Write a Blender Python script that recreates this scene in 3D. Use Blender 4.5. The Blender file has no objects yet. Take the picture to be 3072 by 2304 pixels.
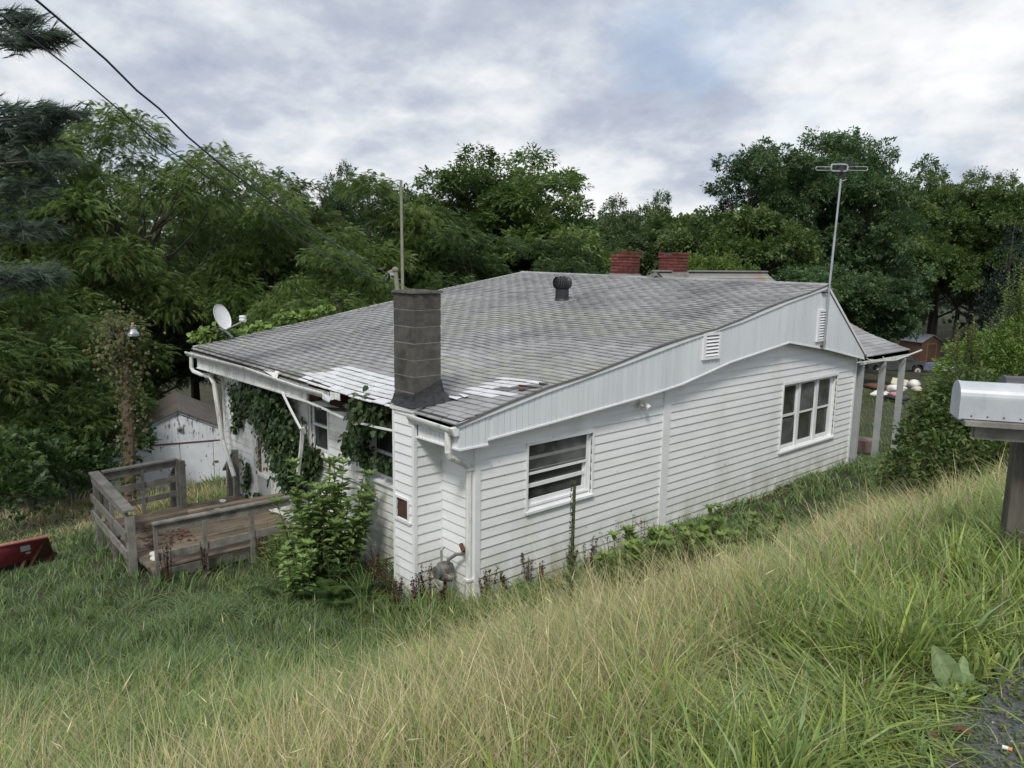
import bpy, math, random
import numpy as np
from mathutils import Vector, Matrix
random.seed(7); rng = np.random.default_rng(7)
S = bpy.context.scene
COL = S.collection
# ------------------------------------------------------------------ camera
CAM = np.array([6.8594, -5.5946, 4.2507])
CR = np.array([0.667739, 0.74425, 0.01472]); CU = np.array([-0.128472, 0.095742, 0.987081]); CF = np.array([-0.733225, 0.661004, -0.159546])
FPX = 2252.21
cd = bpy.data.cameras.new('camera'); cam = bpy.data.objects.new('camera', cd); COL.objects.link(cam)
cd.sensor_width = 36; cd.lens = 26.393; cd.clip_end = 4000; cd.clip_start = 0.05
M = Matrix.Identity(4)
for i in range(3):
    M[i][0] = CR[i]; M[i][1] = CU[i]; M[i][2] = -CF[i]; M[i][3] = CAM[i]
cam.matrix_world = M
S.camera = cam
S.view_settings.view_transform = 'Standard'; S.view_settings.look = 'None'
S.view_settings.exposure = 0.80; S.view_settings.gamma = 1.0; S.view_settings.use_curve_mapping = False
# ------------------------------------------------------------------ sky and sun
SUN_EL, SUN_AZ = math.radians(50), math.radians(142)     # azimuth from +Y towards +X
wd = bpy.data.worlds.new('World'); S.world = wd; wd.use_nodes = True
nt = wd.node_tree; N = nt.nodes; L = nt.links; N.clear()
def nn(t, **k):
    n = N.new(t)
    for a, b in k.items(): setattr(n, a, b)
    return n
out = nn('ShaderNodeOutputWorld')
sky = nn('ShaderNodeTexSky', sky_type='NISHITA', sun_disc=False, sun_elevation=SUN_EL, sun_rotation=SUN_AZ)
bg1 = nn('ShaderNodeBackground'); bg1.inputs[1].default_value = 0.09; L.new(sky.outputs[0], bg1.inputs[0])
tc = nn('ShaderNodeTexCoord'); sep = nn('ShaderNodeSeparateXYZ'); L.new(tc.outputs['Generated'], sep.inputs[0])
def wm(op, a, b=None, c=None):
    n = nn('ShaderNodeMath', operation=op)
    for i, v in enumerate((a, b, c)):
        if v is None: continue
        if isinstance(v, (int, float)): n.inputs[i].default_value = v
        else: L.new(v, n.inputs[i])
    return n.outputs[0]
zz = wm('ADD', wm('ABSOLUTE', sep.outputs[2]), 0.34)
cx = wm('DIVIDE', sep.outputs[0], zz); cy = wm('DIVIDE', sep.outputs[1], zz)
cmb = nn('ShaderNodeCombineXYZ'); L.new(cx, cmb.inputs[0]); L.new(cy, cmb.inputs[1])
def wnoise(scale, detail, rough, off, dist=0.0):
    mp = nn('ShaderNodeMapping'); L.new(cmb.outputs[0], mp.inputs[0]); mp.inputs['Location'].default_value = off
    t = nn('ShaderNodeTexNoise'); L.new(mp.outputs[0], t.inputs[0])
    t.inputs['Scale'].default_value = scale; t.inputs['Detail'].default_value = detail; t.inputs['Roughness'].default_value = rough
    t.inputs['Distortion'].default_value = dist
    return t.outputs[0]
def wramp(v, st):
    r = nn('ShaderNodeValToRGB'); L.new(v, r.inputs[0]); e = r.color_ramp
    while len(e.elements) < len(st): e.elements.new(0.5)
    for el, (p, c) in zip(e.elements, st): el.position = p; el.color = (*c, 1)
    return r.outputs[0]
n1 = wnoise(1.15, 9, 0.50, (5.3, 2.9, 0.4), 0.05)
n2 = wnoise(4.6, 12, 0.60, (0.3, 5.2, 1.1), 0.1)
n3 = wm('SUBTRACT', 1.0, wm('MULTIPLY', wm('ABSOLUTE', wm('SUBTRACT', wnoise(3.1, 5, 0.5, (2.3, 8.2, 3.1), 0.0), 0.5)), 3.2))   # billowy folds
nm = wm('ADD', wm('ADD', wm('MULTIPLY', n1, 0.56), wm('MULTIPLY', n2, 0.30)), wm('MULTIPLY', n3, 0.10))
ccol = wramp(nm, [(0.38, (0.33, 0.37, 0.46)), (0.45, (0.43, 0.47, 0.55)), (0.50, (0.56, 0.595, 0.645)), (0.545, (0.68, 0.70, 0.725)), (0.62, (0.82, 0.83, 0.84))])
bg2 = nn('ShaderNodeBackground'); L.new(ccol, bg2.inputs[0]); bg2.inputs[1].default_value = 0.72
mask = wramp(wnoise(0.8, 6, 0.55, (7.7, 2.2, 0.0), 0.2), [(0.26, (0.25,)*3), (0.42, (1,)*3)])
mx = nn('ShaderNodeMixShader'); L.new(mask, mx.inputs[0]); L.new(bg1.outputs[0], mx.inputs[1]); L.new(bg2.outputs[0], mx.inputs[2])
L.new(mx.outputs[0], out.inputs[0])
sd = bpy.data.lights.new('sun', 'SUN'); sd.energy = 1.5; sd.angle = math.radians(11); sd.color = (1.0, 0.95, 0.87)
sun = bpy.data.objects.new('sun', sd); COL.objects.link(sun)
sv = Vector((math.sin(SUN_AZ)*math.cos(SUN_EL), math.cos(SUN_AZ)*math.cos(SUN_EL), math.sin(SUN_EL)))
sun.rotation_euler = sv.to_track_quat('Z', 'Y').to_euler()
# ------------------------------------------------------------------ helpers
def pix(x, y, d):
    """a point at depth d along the ray of photo pixel x, y (used only to choose places while building)"""
    return CAM + d*(CF + (x-1536)/FPX*CR - (y-1152)/FPX*CU)
def onplane(x, y, ax, v):
    dr = CF + (x-1536)/FPX*CR - (y-1152)/FPX*CU
    return CAM + (v-CAM[ax])/dr[ax]*dr
def sm(a, b, x):
    t = np.clip((np.asarray(x, float)-a)/(b-a), 0, 1); return t*t*(3-2*t)
_tab = rng.random((64, 64))
def vnoise(x, y):
    x = np.asarray(x, float); y = np.asarray(y, float)
    xi = np.floor(x).astype(int); yi = np.floor(y).astype(int); fx = x-xi; fy = y-yi
    fx = fx*fx*(3-2*fx); fy = fy*fy*(3-2*fy)
    g = lambda i, j: _tab[i % 64, j % 64]
    return (g(xi, yi)*(1-fx)+g(xi+1, yi)*fx)*(1-fy)+(g(xi, yi+1)*(1-fx)+g(xi+1, yi+1)*fx)*fy
PX = [-400, -60, -40, -30, -20, -14, -10, -8, -6, -4, -2, 0, .6, 1.5, 3, 4, 5, 6, 6.86, 8, 12, 60, 400]
PA = [-9, -6.5, -5.5, -4.6, -3.5, -2.3, -1.35, -1.0, -.66, -.40, -.24, -.05, 0, .24, 1.12, 1.68, 2.13, 2.45, 2.62, 2.72, 2.78, 3, 3]
PB = [-9, -6.5, -5.5, -4.6, -3.5, -2.3, -1.45, -1.05, -.68, -.34, .0, .5, .7, 1.02, 1.62, 1.92, 2.23, 2.48, 2.62, 2.72, 2.78, 3, 3]
PC = [-9, -6.5, -5.5, -4.6, -3.5, -2.3, -1.4, -1.05, -.8, -.55, -.33, -.02, .02, .08, .76, 1.38, 1.98, 2.40, 2.6, 2.72, 2.78, 3, 3]
def height(x, y):
    x = np.asarray(x, float); y = np.asarray(y, float)
    a = np.interp(x, PX, PA); b = np.interp(x, PX, PB)
    a = a + (np.interp(x, PX, PC)-a)*sm(.3, 3, y)
    h = b + (a-b)*sm(-5.4, -1.2, y)
    h = h + 0.10*sm(0, 8, y)*sm(-2, 0, x)*(1-sm(.3, 1.2, x))
    yard = np.interp(y, [-1e3, 11, 25, 57, 80, 1000], [-.1, -.1, -1.05, -3.9, -4.1, -7])
    w = sm(9.5, 16, y)*(1-sm(3, 8, x))
    h = h*(1-w) + np.minimum(h, yard)*w
    h = h + 0.05*(vnoise(x*.9, y*.9)-.5)*2 + 0.12*(vnoise(x*.3+9, y*.3)-.5)*sm(1, 4, np.abs(x))
    return h
def H(x, y): return float(height(x, y))
def tag(o, label=None, cat=None, group=None, kind=None):
    if label: o['label'] = label
    if cat: o['category'] = cat
    if group: o['group'] = group
    if kind: o['kind'] = kind
    return o
def empty(name, loc, label, cat, group=None):
    o = bpy.data.objects.new(name, None); COL.objects.link(o); o.location = loc; o.empty_display_size = .1
    return tag(o, label, cat, group)
def link(name, me, mat=None, parent=None, loc=None):
    o = bpy.data.objects.new(name, me); COL.objects.link(o)
    if mat is not None and not me.materials: me.materials.append(mat)
    if parent is not None:
        o.parent = parent
        # geometry is given in world coordinates: undo the parent's offset
        off = Vector((0, 0, 0)); p = parent
        while p is not None: off += p.location; p = p.parent
        o.location = (Vector(loc) if loc is not None else Vector((0, 0, 0))) - off
    elif loc is not None: o.location = loc
    return o
def npmesh(name, V, F, var=None, smooth=False, attrs=None):
    V = np.asarray(V, np.float32); F = np.asarray(F, np.int32); k = F.shape[1]
    me = bpy.data.meshes.new(name)
    me.vertices.add(len(V)); me.vertices.foreach_set('co', V.ravel())
    me.loops.add(F.size); me.loops.foreach_set('vertex_index', F.ravel())
    me.polygons.add(len(F)); me.polygons.foreach_set('loop_start', np.arange(0, F.size, k, dtype=np.int32))
    me.polygons.foreach_set('loop_total', np.full(len(F), k, np.int32))
    if smooth: me.polygons.foreach_set('use_smooth', np.ones(len(F), bool))
    if var is not None:
        a = me.attributes.new('var', 'FLOAT', 'POINT'); a.data.foreach_set('value', np.asarray(var, np.float32))
    for n, v in (attrs or {}).items():
        a = me.attributes.new(n, 'FLOAT', 'POINT'); a.data.foreach_set('value', np.asarray(v, np.float32))
    me.update(); me.validate(); return me
class MB:
    def __init__(s): s.v = []; s.f = []
    def add(s, vs, fs):
        o = len(s.v); s.v += [tuple(map(float, q)) for q in vs]; s.f += [tuple(i+o for i in q) for q in fs]; return s
    def box(s, a, b):
        x0, y0, z0 = a; x1, y1, z1 = b
        return s.hexa([(x0, y0, z0), (x1, y0, z0), (x1, y1, z0), (x0, y1, z0), (x0, y0, z1), (x1, y0, z1), (x1, y1, z1), (x0, y1, z1)])
    def hexa(s, v): return s.add(v, [(3, 2, 1, 0), (4, 5, 6, 7), (0, 1, 5, 4), (1, 2, 6, 5), (2, 3, 7, 6), (3, 0, 4, 7)])
    def prism(s, pts, d):
        n = len(pts); d = np.array(d, float); b = [np.array(q, float)+d for q in pts]
        return s.add(list(pts)+b, [tuple(range(n-1, -1, -1)), tuple(range(n, 2*n))]+[(i, (i+1) % n, n+(i+1) % n, n+i) for i in range(n)])
    def bar(s, p, q, w, h, up=(0, 0, 1)):
        p = np.array(p, float); q = np.array(q, float); d = q-p; d /= np.linalg.norm(d)
        sd_ = np.cross(d, up)
        if np.linalg.norm(sd_) < 1e-5: sd_ = np.cross(d, (0, 1, 0))
        sd_ /= np.linalg.norm(sd_); u = np.cross(sd_, d); a = sd_*w/2; b = u*h/2
        return s.hexa([p-a-b, p+a-b, q+a-b, q-a-b, p-a+b, p+a+b, q+a+b, q-a+b])
    def tube(s, pts, r, n=8, cap=True):
        pts = [np.array(p, float) for p in pts]; m = len(pts)
        rs = r if isinstance(r, (list, tuple, np.ndarray)) else [r]*m
        d0 = pts[1]-pts[0]; ref = np.array([0, 0, 1.]) if abs(d0[2]) < .9*np.linalg.norm(d0) else np.array([1., 0, 0])
        vs = []
        for i, p in enumerate(pts):
            t = pts[min(i+1, m-1)]-pts[max(i-1, 0)]; t /= (np.linalg.norm(t)+1e-9)
            a = np.cross(t, ref); a /= (np.linalg.norm(a)+1e-9); b = np.cross(t, a)
            for k in range(n):
                th = 2*math.pi*k/n; vs.append(p+rs[i]*(math.cos(th)*a+math.sin(th)*b))
        fs = [(i*n+k, i*n+(k+1) % n, (i+1)*n+(k+1) % n, (i+1)*n+k) for i in range(m-1) for k in range(n)]
        if cap: fs += [tuple(range(n))[::-1], tuple((m-1)*n+k for k in range(n))]
        return s.add(vs, fs)
    def lathe(s, prof, c, n=16, axis=None):
        vs = []
        for (r, z) in prof:
            for k in range(n):
                th = 2*math.pi*k/n; vs.append((c[0]+r*math.cos(th), c[1]+r*math.sin(th), c[2]+z))
        m = len(prof)
        fs = [(i*n+k, i*n+(k+1) % n, (i+1)*n+(k+1) % n, (i+1)*n+k) for i in range(m-1) for k in range(n)]
        fs += [tuple(range(n))[::-1], tuple((m-1)*n+k for k in range(n))]
        return s.add(vs, fs)
    def mesh(s, name, smooth=False):
        me = bpy.data.meshes.new(name); me.from_pydata(s.v, [], s.f); me.validate(); me.update()
        if smooth: me.polygons.foreach_set('use_smooth', [True]*len(me.polygons))
        return me
    def build(s, name, mat, parent=None, smooth=False, label=None):
        o = link(name, s.mesh(name, smooth), mat, parent)
        if label: o['label'] = label
        return o
# ------------------------------------------------------------------ materials
def material(name):
    m = bpy.data.materials.new(name); m.use_nodes = True; t = m.node_tree
    return m, t, t.nodes, t.links, t.nodes['Principled BSDF']
def surf(name, c1, c2, scale=4, rough=.6, metal=0, bump=.1, bscale=40, stretch=(1, 1, 1), rnd=.0, dirt=None, dscale=2, drange=(.55, .7), detail=6, dstretch=(1, 1, 1), spec=.4, splash=None):
    m, t, nd, lk, P = material(name)
    geo = nd.new('ShaderNodeNewGeometry')
    def noise(sc, st, det=detail):
        mp = nd.new('ShaderNodeMapping'); mp.inputs['Scale'].default_value = st; lk.new(geo.outputs['Position'], mp.inputs[0])
        n = nd.new('ShaderNodeTexNoise'); n.inputs['Scale'].default_value = sc; n.inputs['Detail'].default_value = det; n.inputs['Roughness'].default_value = .62
        lk.new(mp.outputs[0], n.inputs[0]); return n.outputs[0]
    def mix(f, a, b):
        x = nd.new('ShaderNodeMix'); x.data_type = 'RGBA'
        for i, v in ((0, f), (6, a), (7, b)):
            if isinstance(v, (float, int)): x.inputs[i].default_value = v
            elif isinstance(v, tuple): x.inputs[i].default_value = (*v, 1)
            else: lk.new(v, x.inputs[i])
        return x.outputs[2]
    def rng_(v, a, b):
        x = nd.new('ShaderNodeMapRange'); lk.new(v, x.inputs[0]); x.inputs[1].default_value = a; x.inputs[2].default_value = b; return x.outputs[0]
    c = mix(rng_(noise(scale, stretch), .3, .7), c1, c2)
    if rnd:
        oi = nd.new('ShaderNodeObjectInfo'); h = nd.new('ShaderNodeHueSaturation'); lk.new(c, h.inputs['Color'])
        x = nd.new('ShaderNodeMapRange'); lk.new(oi.outputs['Random'], x.inputs[0]); x.inputs[3].default_value = 1-rnd; x.inputs[4].default_value = 1+rnd
        lk.new(x.outputs[0], h.inputs['Value']); c = h.outputs[0]
    if dirt: c = mix(rng_(noise(dscale, dstretch), *drange), c, dirt)
    if splash:
        sp = nd.new('ShaderNodeSeparateXYZ'); lk.new(geo.outputs['Position'], sp.inputs[0]); zr_ = rng_(sp.outputs[2], splash[0], splash[1]); mu = nd.new('ShaderNodeMath'); mu.operation = 'MULTIPLY'
        lk.new(zr_, mu.inputs[0]); lk.new(rng_(noise(3.5, (1, 1, .35), 9), .36, .62), mu.inputs[1]); c = mix(mu.outputs[0], c, splash[2])
        c = mix(rng_(noise(14, (1, 1, 1.5), 2), .73, .76), c, (.20, .19, .17))
    lk.new(c, P.inputs['Base Color'])
    P.inputs['Roughness'].default_value = rough; P.inputs['Metallic'].default_value = metal
    P.inputs['Specular IOR Level'].default_value = spec
    if bump:
        b = nd.new('ShaderNodeBump'); b.inputs['Strength'].default_value = bump; b.inputs['Distance'].default_value = .01
        lk.new(noise(bscale, stretch, 3), b.inputs['Height']); lk.new(b.outputs[0], P.inputs['Normal'])
    return m
def leafmat(name, lo, hi, alt=None, gloss=.45, trans=.35, attr='var'):
    m, t, nd, lk, P = material(name)
    a = nd.new('ShaderNodeAttribute'); a.attribute_name = attr
    r = nd.new('ShaderNodeValToRGB'); lk.new(a.outputs['Fac'], r.inputs[0])
    r.color_ramp.elements[0].color = (*lo, 1); r.color_ramp.elements[1].color = (*hi, 1); r.color_ramp.elements[1].position = .8
    if alt: e = r.color_ramp.elements.new(.97); e.color = (*alt, 1)
    oi = nd.new('ShaderNodeObjectInfo'); x = nd.new('ShaderNodeMapRange'); lk.new(oi.outputs['Random'], x.inputs[0]); x.inputs[3].default_value = .8; x.inputs[4].default_value = 1.25
    hs = nd.new('ShaderNodeHueSaturation'); lk.new(r.outputs[0], hs.inputs['Color']); lk.new(x.outputs[0], hs.inputs['Value'])
    lk.new(hs.outputs[0], P.inputs['Base Color']); P.inputs['Roughness'].default_value = gloss; P.inputs['Specular IOR Level'].default_value = .35
    tr = nd.new('ShaderNodeBsdfTranslucent'); h2 = nd.new('ShaderNodeHueSaturation'); h2.inputs['Value'].default_value = 1.3; h2.inputs['Saturation'].default_value = 1.1
    lk.new(hs.outputs[0], h2.inputs['Color']); lk.new(h2.outputs[0], tr.inputs[0])
    mxs = nd.new('ShaderNodeMixShader'); mxs.inputs[0].default_value = trans
    lk.new(P.outputs[0], mxs.inputs[1]); lk.new(tr.outputs[0], mxs.inputs[2]); lk.new(mxs.outputs[0], nd['Material Output'].inputs[0])
    return m
MT = {}
MT['siding'] = surf('white_vinyl_siding', (.70, .715, .73), (.80, .815, .825), 1.3, .38, bump=.05, bscale=25, stretch=(1, 1, 6), rnd=.025, dirt=(.50, .50, .44), dscale=.9, drange=(.55, .9), dstretch=(1, 1, .5), splash=(.75, -.1, (.36, .36, .27)))
MT['siding_mildew'] = surf('mildewed_vinyl_siding', (.70, .71, .69), (.78, .79, .78), 1.3, .42, bump=.05, bscale=25, rnd=.03, dirt=(.26, .29, .19), dscale=1.5, drange=(.50, .78), dstretch=(1, 1, 1.6), detail=9)
MT['trim'] = surf('white_aluminium_trim', (.68, .70, .72), (.80, .81, .82), 3, .35, bump=.03, rnd=.02, dirt=(.42, .41, .36), dscale=3, drange=(.66, .95))
MT['dirty_trim'] = surf('dirty_white_trim', (.60, .61, .58), (.74, .75, .74), 5, .5, bump=.06, dirt=(.18, .17, .13), dscale=5, drange=(.52, .78), dstretch=(2.5, 2.5, .6), detail=10)
MT['panel'] = surf('ribbed_soffit_panel', (.60, .635, .67), (.70, .73, .755), 2.2, .38, bump=.03, rnd=.035, stretch=(1, 1, .25), dirt=(.40, .41, .40), dscale=4, drange=(.62, 1.0), dstretch=(1, 2, .3))
MT['shingle'] = surf('grey_asphalt_shingle', (.25, .254, .26), (.36, .363, .37), 1.1, .85, bump=.5, bscale=120, rnd=.10, dirt=(.13, .132, .138), dscale=.55, drange=(.47, .76), dstretch=(1.7, .45, 1), detail=5)
MT['white_shingle'] = surf('pale_replacement_shingle', (.56, .58, .60), (.66, .68, .70), 30, .85, bump=.4, bscale=140, rnd=.06)
MT['dark_shingle'] = surf('bare_dark_shingle', (.10, .10, .10), (.19, .185, .18), 60, .95, bump=.6, bscale=160)
MT['mossy_shingle'] = surf('mossy_asphalt_shingle', (.25, .258, .24), (.35, .36, .325), 2, .88, bump=.5, bscale=120, rnd=.12, dirt=(.20, .215, .165), dscale=3, drange=(.5, 1.0))
MT['roof_deck'] = surf('dark_roof_felt', (.03, .03, .03), (.05, .05, .048), 8, .95)
MT['block'] = surf('dark_cinder_block', (.068, .064, .057), (.125, .118, .105), 9, .95, bump=.9, bscale=90, rnd=.13, dirt=(.03, .036, .03), dscale=4, drange=(.5, .75))
MT['joint'] = surf('dark_brick_joint', (.05, .035, .03), (.11, .085, .075), 20, .95)
MT['mortar'] = surf('grey_mortar', (.15, .143, .13), (.27, .26, .24), 20, .95, bump=.5, bscale=60)
MT['tar'] = surf('black_roof_tar', (.012, .012, .013), (.04, .042, .045), 15, .4, bump=.7, bscale=30)
MT['brick'] = surf('weathered_red_brick', (.11, .030, .024), (.18, .052, .040), 14, .9, bump=.5, bscale=60, rnd=.3, dirt=(.07, .045, .035), dscale=6, drange=(.55, .8))
MT['glass'] = None
MT['wood'] = surf('weathered_grey_timber', (.13, .125, .11), (.24, .235, .215), 6, .85, bump=.5, bscale=35, stretch=(1, 1, 1), rnd=.14, dirt=(.08, .07, .05), dscale=4, drange=(.5, .75))
MT['deckwood'] = surf('brown_deck_board', (.10, .078, .056), (.21, .17, .125), 5, .8, bump=.5, bscale=40, stretch=(1, .25, 1), rnd=.25, dirt=(.045, .035, .025), dscale=2.5, drange=(.5, .8))
MT['rotten'] = surf('rotten_brown_wood', (.035, .02, .013), (.10, .055, .035), 7, .9, bump=.8, bscale=30, rnd=.25)
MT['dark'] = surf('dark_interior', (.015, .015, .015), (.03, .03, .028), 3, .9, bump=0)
MT['blind'] = surf('dusty_grey_blind', (.20, .21, .20), (.27, .28, .26), 6, .8, bump=.1)
MT['steel'] = surf('galvanised_steel', (.33, .35, .37), (.50, .52, .54), 8, .38, .55, bump=.1, rnd=.05, dirt=(.2, .18, .15), dscale=6, drange=(.62, .9))
MT['mailbox_metal'] = surf('dull_aluminium_mailbox', (.40, .43, .47), (.52, .55, .585), 4, .45, .15, bump=.06, bscale=18, dirt=(.20, .19, .17), dscale=9, drange=(.56, .86), dstretch=(1, 1, .35), detail=9)
MT['oldmeter'] = surf('dull_grey_meter_casting', (.10, .105, .10), (.20, .205, .19), 9, .6, .2, bump=.3, dirt=(.07, .045, .03), dscale=8, drange=(.5, .7))
MT['black'] = surf('black_painted_metal', (.018, .018, .02), (.035, .035, .04), 8, .45, bump=.1)
MT['plastic_black'] = surf('black_plastic', (.02, .02, .022), (.05, .05, .055), 18, .5, bump=.2)
MT['dish'] = surf('pale_grey_dish', (.55, .57, .58), (.66, .68, .69), 8, .45, bump=.02)
MT['red'] = surf('faded_red_paint', (.17, .028, .035), (.25, .045, .052), 5, .42, bump=.12, bscale=14, dirt=(.10, .03, .02), dscale=7, drange=(.6, .85))
MT['rust'] = surf('rusty_brown_steel', (.07, .035, .02), (.14, .07, .04), 10, .8, bump=.4)
MT['concrete'] = surf('dirty_concrete', (.20, .20, .185), (.31, .305, .28), 6, .9, bump=.5, dirt=(.1, .11, .08), dscale=4, drange=(.5, .8))
MT['paint_peel'] = surf('peeling_white_paint', (.60, .64, .69), (.72, .755, .79), 3, .6, bump=.25, bscale=25, rnd=.04, dirt=(.13, .12, .11), dscale=5.5, drange=(.60, .66), dstretch=(1, 1.6, .8), detail=10)
MT['paint_worn'] = surf('worn_peeled_board', (.60, .64, .69), (.70, .735, .77), 3, .7, bump=.3, rnd=.05, dirt=(.20, .18, .17), dscale=5, drange=(.56, .60), dstretch=(1, 3, .7), detail=8)
MT['brown_shed'] = surf('brown_shed_siding', (.15, .085, .055), (.21, .12, .08), 3, .7)
MT['bark'] = surf('grey_brown_bark', (.035, .03, .024), (.08, .07, .058), 6, .95, bump=.8, bscale=20, stretch=(1, 1, .3))
MT['stem'] = surf('green_brown_stem', (.06, .06, .03), (.10, .11, .05), 10, .8, bump=0)
MT['door'] = surf('grey_storm_door', (.32, .345, .35), (.40, .42, .42), 3, .5, bump=.03)
MT['door_brown'] = surf('red_brown_door', (.09, .03, .02), (.14, .05, .03), 6, .5)
MT['wire'] = surf('black_cable', (.015, .016, .03), (.03, .035, .06), 10, .5, bump=0)
MT['tire'] = surf('black_rubber', (.015, .015, .015), (.03, .03, .03), 10, .9)
MT['truck'] = surf('dark_grey_truck_paint', (.05, .055, .058), (.09, .095, .10), 2, .35, bump=0)
MT['chrome'] = surf('pale_wheel_metal', (.55, .55, .54), (.68, .68, .67), 4, .3, .3, bump=0)
MT['white'] = surf('grimy_white_plastic', (.60, .60, .56), (.75, .75, .72), 6, .5, bump=.05)
MT['cream'] = surf('cream_fabric', (.45, .41, .30), (.55, .51, .39), 6, .8)
MT['pink'] = surf('faded_pink_fabric', (.42, .16, .22), (.52, .24, .30), 6, .8)
MT['sticker'] = surf('white_sticker', (.50, .54, .62), (.66, .69, .74), 60, .5, bump=0, stretch=(1, 1, 6))
MT['pole'] = surf('grey_green_pole', (.15, .16, .12), (.22, .23, .17), 8, .8)
MT['shedroof'] = surf('grey_metal_roof', (.35, .39, .42), (.46, .50, .53), 5, .4, .3)
MT['farroof'] = surf('grey_brown_roofing', (.20, .20, .195), (.27, .265, .25), 3, .9, bump=.3, rnd=.1, dirt=(.25, .14, .07), dscale=.9, drange=(.56, .72))
MT['gold'] = surf('brass_hardware', (.4, .36, .28), (.5, .46, .38), 8, .3, .8, bump=0)
MT['orange'] = surf('orange_paper', (.6, .25, .08), (.66, .3, .1), 8, .7, bump=0)
MT['deadleaf'] = surf('dead_brown_leaf', (.085, .04, .025), (.14, .07, .04), 14, .8)
def glassmat(name, tint, alpha):
    m, t, nd, lk, P = material(name)
    P.inputs['Base Color'].default_value = (*tint, 1); P.inputs['Roughness'].default_value = .05; P.inputs['Specular IOR Level'].default_value = .5
    geo = nd.new('ShaderNodeNewGeometry'); nz = nd.new('ShaderNodeTexNoise'); nz.inputs['Scale'].default_value = 2.6; nz.inputs['Detail'].default_value = 8; nz.inputs['Distortion'].default_value = .6; lk.new(geo.outputs['Position'], nz.inputs[0])
    cr_ = nd.new('ShaderNodeValToRGB'); lk.new(nz.outputs[0], cr_.inputs[0]); cr_.color_ramp.elements[0].position = .35; cr_.color_ramp.elements[1].position = .68; cr_.color_ramp.elements[0].color = (*[q*.55 for q in tint], 1); cr_.color_ramp.elements[1].color = (*[q*1.6 for q in tint], 1); lk.new(cr_.outputs[0], P.inputs['Base Color'])
    tr = nd.new('ShaderNodeBsdfTransparent'); tr.inputs[0].default_value = (.72, .76, .74, 1)
    mxs = nd.new('ShaderNodeMixShader'); mxs.inputs[0].default_value = alpha
    lk.new(tr.outputs[0], mxs.inputs[1]); lk.new(P.outputs[0], mxs.inputs[2]); lk.new(mxs.outputs[0], nd['Material Output'].inputs[0])
    return m
MT['glass'] = glassmat('window_glass', (.075, .082, .078), .60)
MT['screen'] = glassmat('insect_screen', (.13, .14, .142), .72)
LM = {}
LM['walnut'] = leafmat('walnut_leaf', (.048, .086, .022), (.12, .180, .050), (.17, .21, .07))
LM['locust'] = leafmat('locust_leaf', (.042, .085, .036), (.098, .160, .066), (.10, .14, .06))
LM['broad'] = leafmat('broad_leaf', (.050, .090, .028), (.115, .175, .052), (.16, .20, .07))
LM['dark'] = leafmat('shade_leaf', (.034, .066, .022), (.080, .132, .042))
LM['pine'] = leafmat('pine_needle', (.030, .052, .040), (.070, .100, .070), gloss=.6, trans=.12)
LM['spruce'] = leafmat('spruce_needle', (.016, .034, .034), (.038, .062, .056), gloss=.6, trans=.1)
LM['bright'] = leafmat('bright_shrub_leaf', (.080, .140, .035), (.19, .28, .07), (.20, .26, .08))
LM['hedge'] = leafmat('hedge_leaf', (.060, .105, .032), (.135, .205, .062), (.22, .19, .07))
LM['ivy'] = leafmat('ivy_leaf', (.026, .052, .020), (.070, .115, .045), (.13, .18, .06), gloss=.35)
LM['poke'] = leafmat('weed_leaf', (.12, .20, .06), (.27, .38, .13), (.33, .44, .18))
LM['fern'] = leafmat('fern_frond', (.035, .07, .022), (.07, .12, .035), (.07, .12, .035))
LM['dock'] = leafmat('dry_dock_seed', (.030, .014, .012), (.075, .035, .028), gloss=.9, trans=.05)
LM['mullein'] = leafmat('mullein_leaf', (.10, .16, .07), (.17, .24, .12), gloss=.85, trans=.2)
LM['burdock'] = leafmat('pale_downy_leaf', (.15, .23, .095), (.30, .38, .20), gloss=.85, trans=.25)
LM['far'] = leafmat('far_leaf', (.045, .080, .030), (.11, .16, .06))
LM['redvine'] = leafmat('vine_leaf_on_pole', (.05, .075, .02), (.11, .115, .04), (.13, .09, .04))
def grassmat():
    m, t, nd, lk, P = material('grass_blades')
    a = nd.new('ShaderNodeAttribute'); a.attribute_name = 'hue'; v = nd.new('ShaderNodeAttribute'); v.attribute_name = 'var'
    r = nd.new('ShaderNodeValToRGB'); lk.new(a.outputs['Fac'], r.inputs[0]); e = r.color_ramp
    cs = [(0, (.15, .225, .11)), (.22, (.20, .30, .09)), (.5, (.31, .38, .09)), (.70, (.50, .46, .22)), (.88, (.70, .62, .38)), (1, (.29, .20, .12))]
    while len(e.elements) < len(cs): e.elements.new(.5)
    for el, (p, c) in zip(e.elements, cs): el.position = p; el.color = (*c, 1)
    h = nd.new('ShaderNodeHueSaturation'); lk.new(r.outputs[0], h.inputs['Color'])
    x = nd.new('ShaderNodeMapRange'); lk.new(v.outputs['Fac'], x.inputs[0]); x.inputs[3].default_value = .45; x.inputs[4].default_value = 1.45; lk.new(x.outputs[0], h.inputs['Value'])
    lk.new(h.outputs[0], P.inputs['Base Color']); P.inputs['Roughness'].default_value = .42; P.inputs['Specular IOR Level'].default_value = .45
    tr = nd.new('ShaderNodeBsdfTranslucent'); lk.new(h.outputs[0], tr.inputs[0])
    mxs = nd.new('ShaderNodeMixShader'); mxs.inputs[0].default_value = .35
    lk.new(P.outputs[0], mxs.inputs[1]); lk.new(tr.outputs[0], mxs.inputs[2]); lk.new(mxs.outputs[0], nd['Material Output'].inputs[0])
    return m
LM['grass'] = grassmat()
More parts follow.
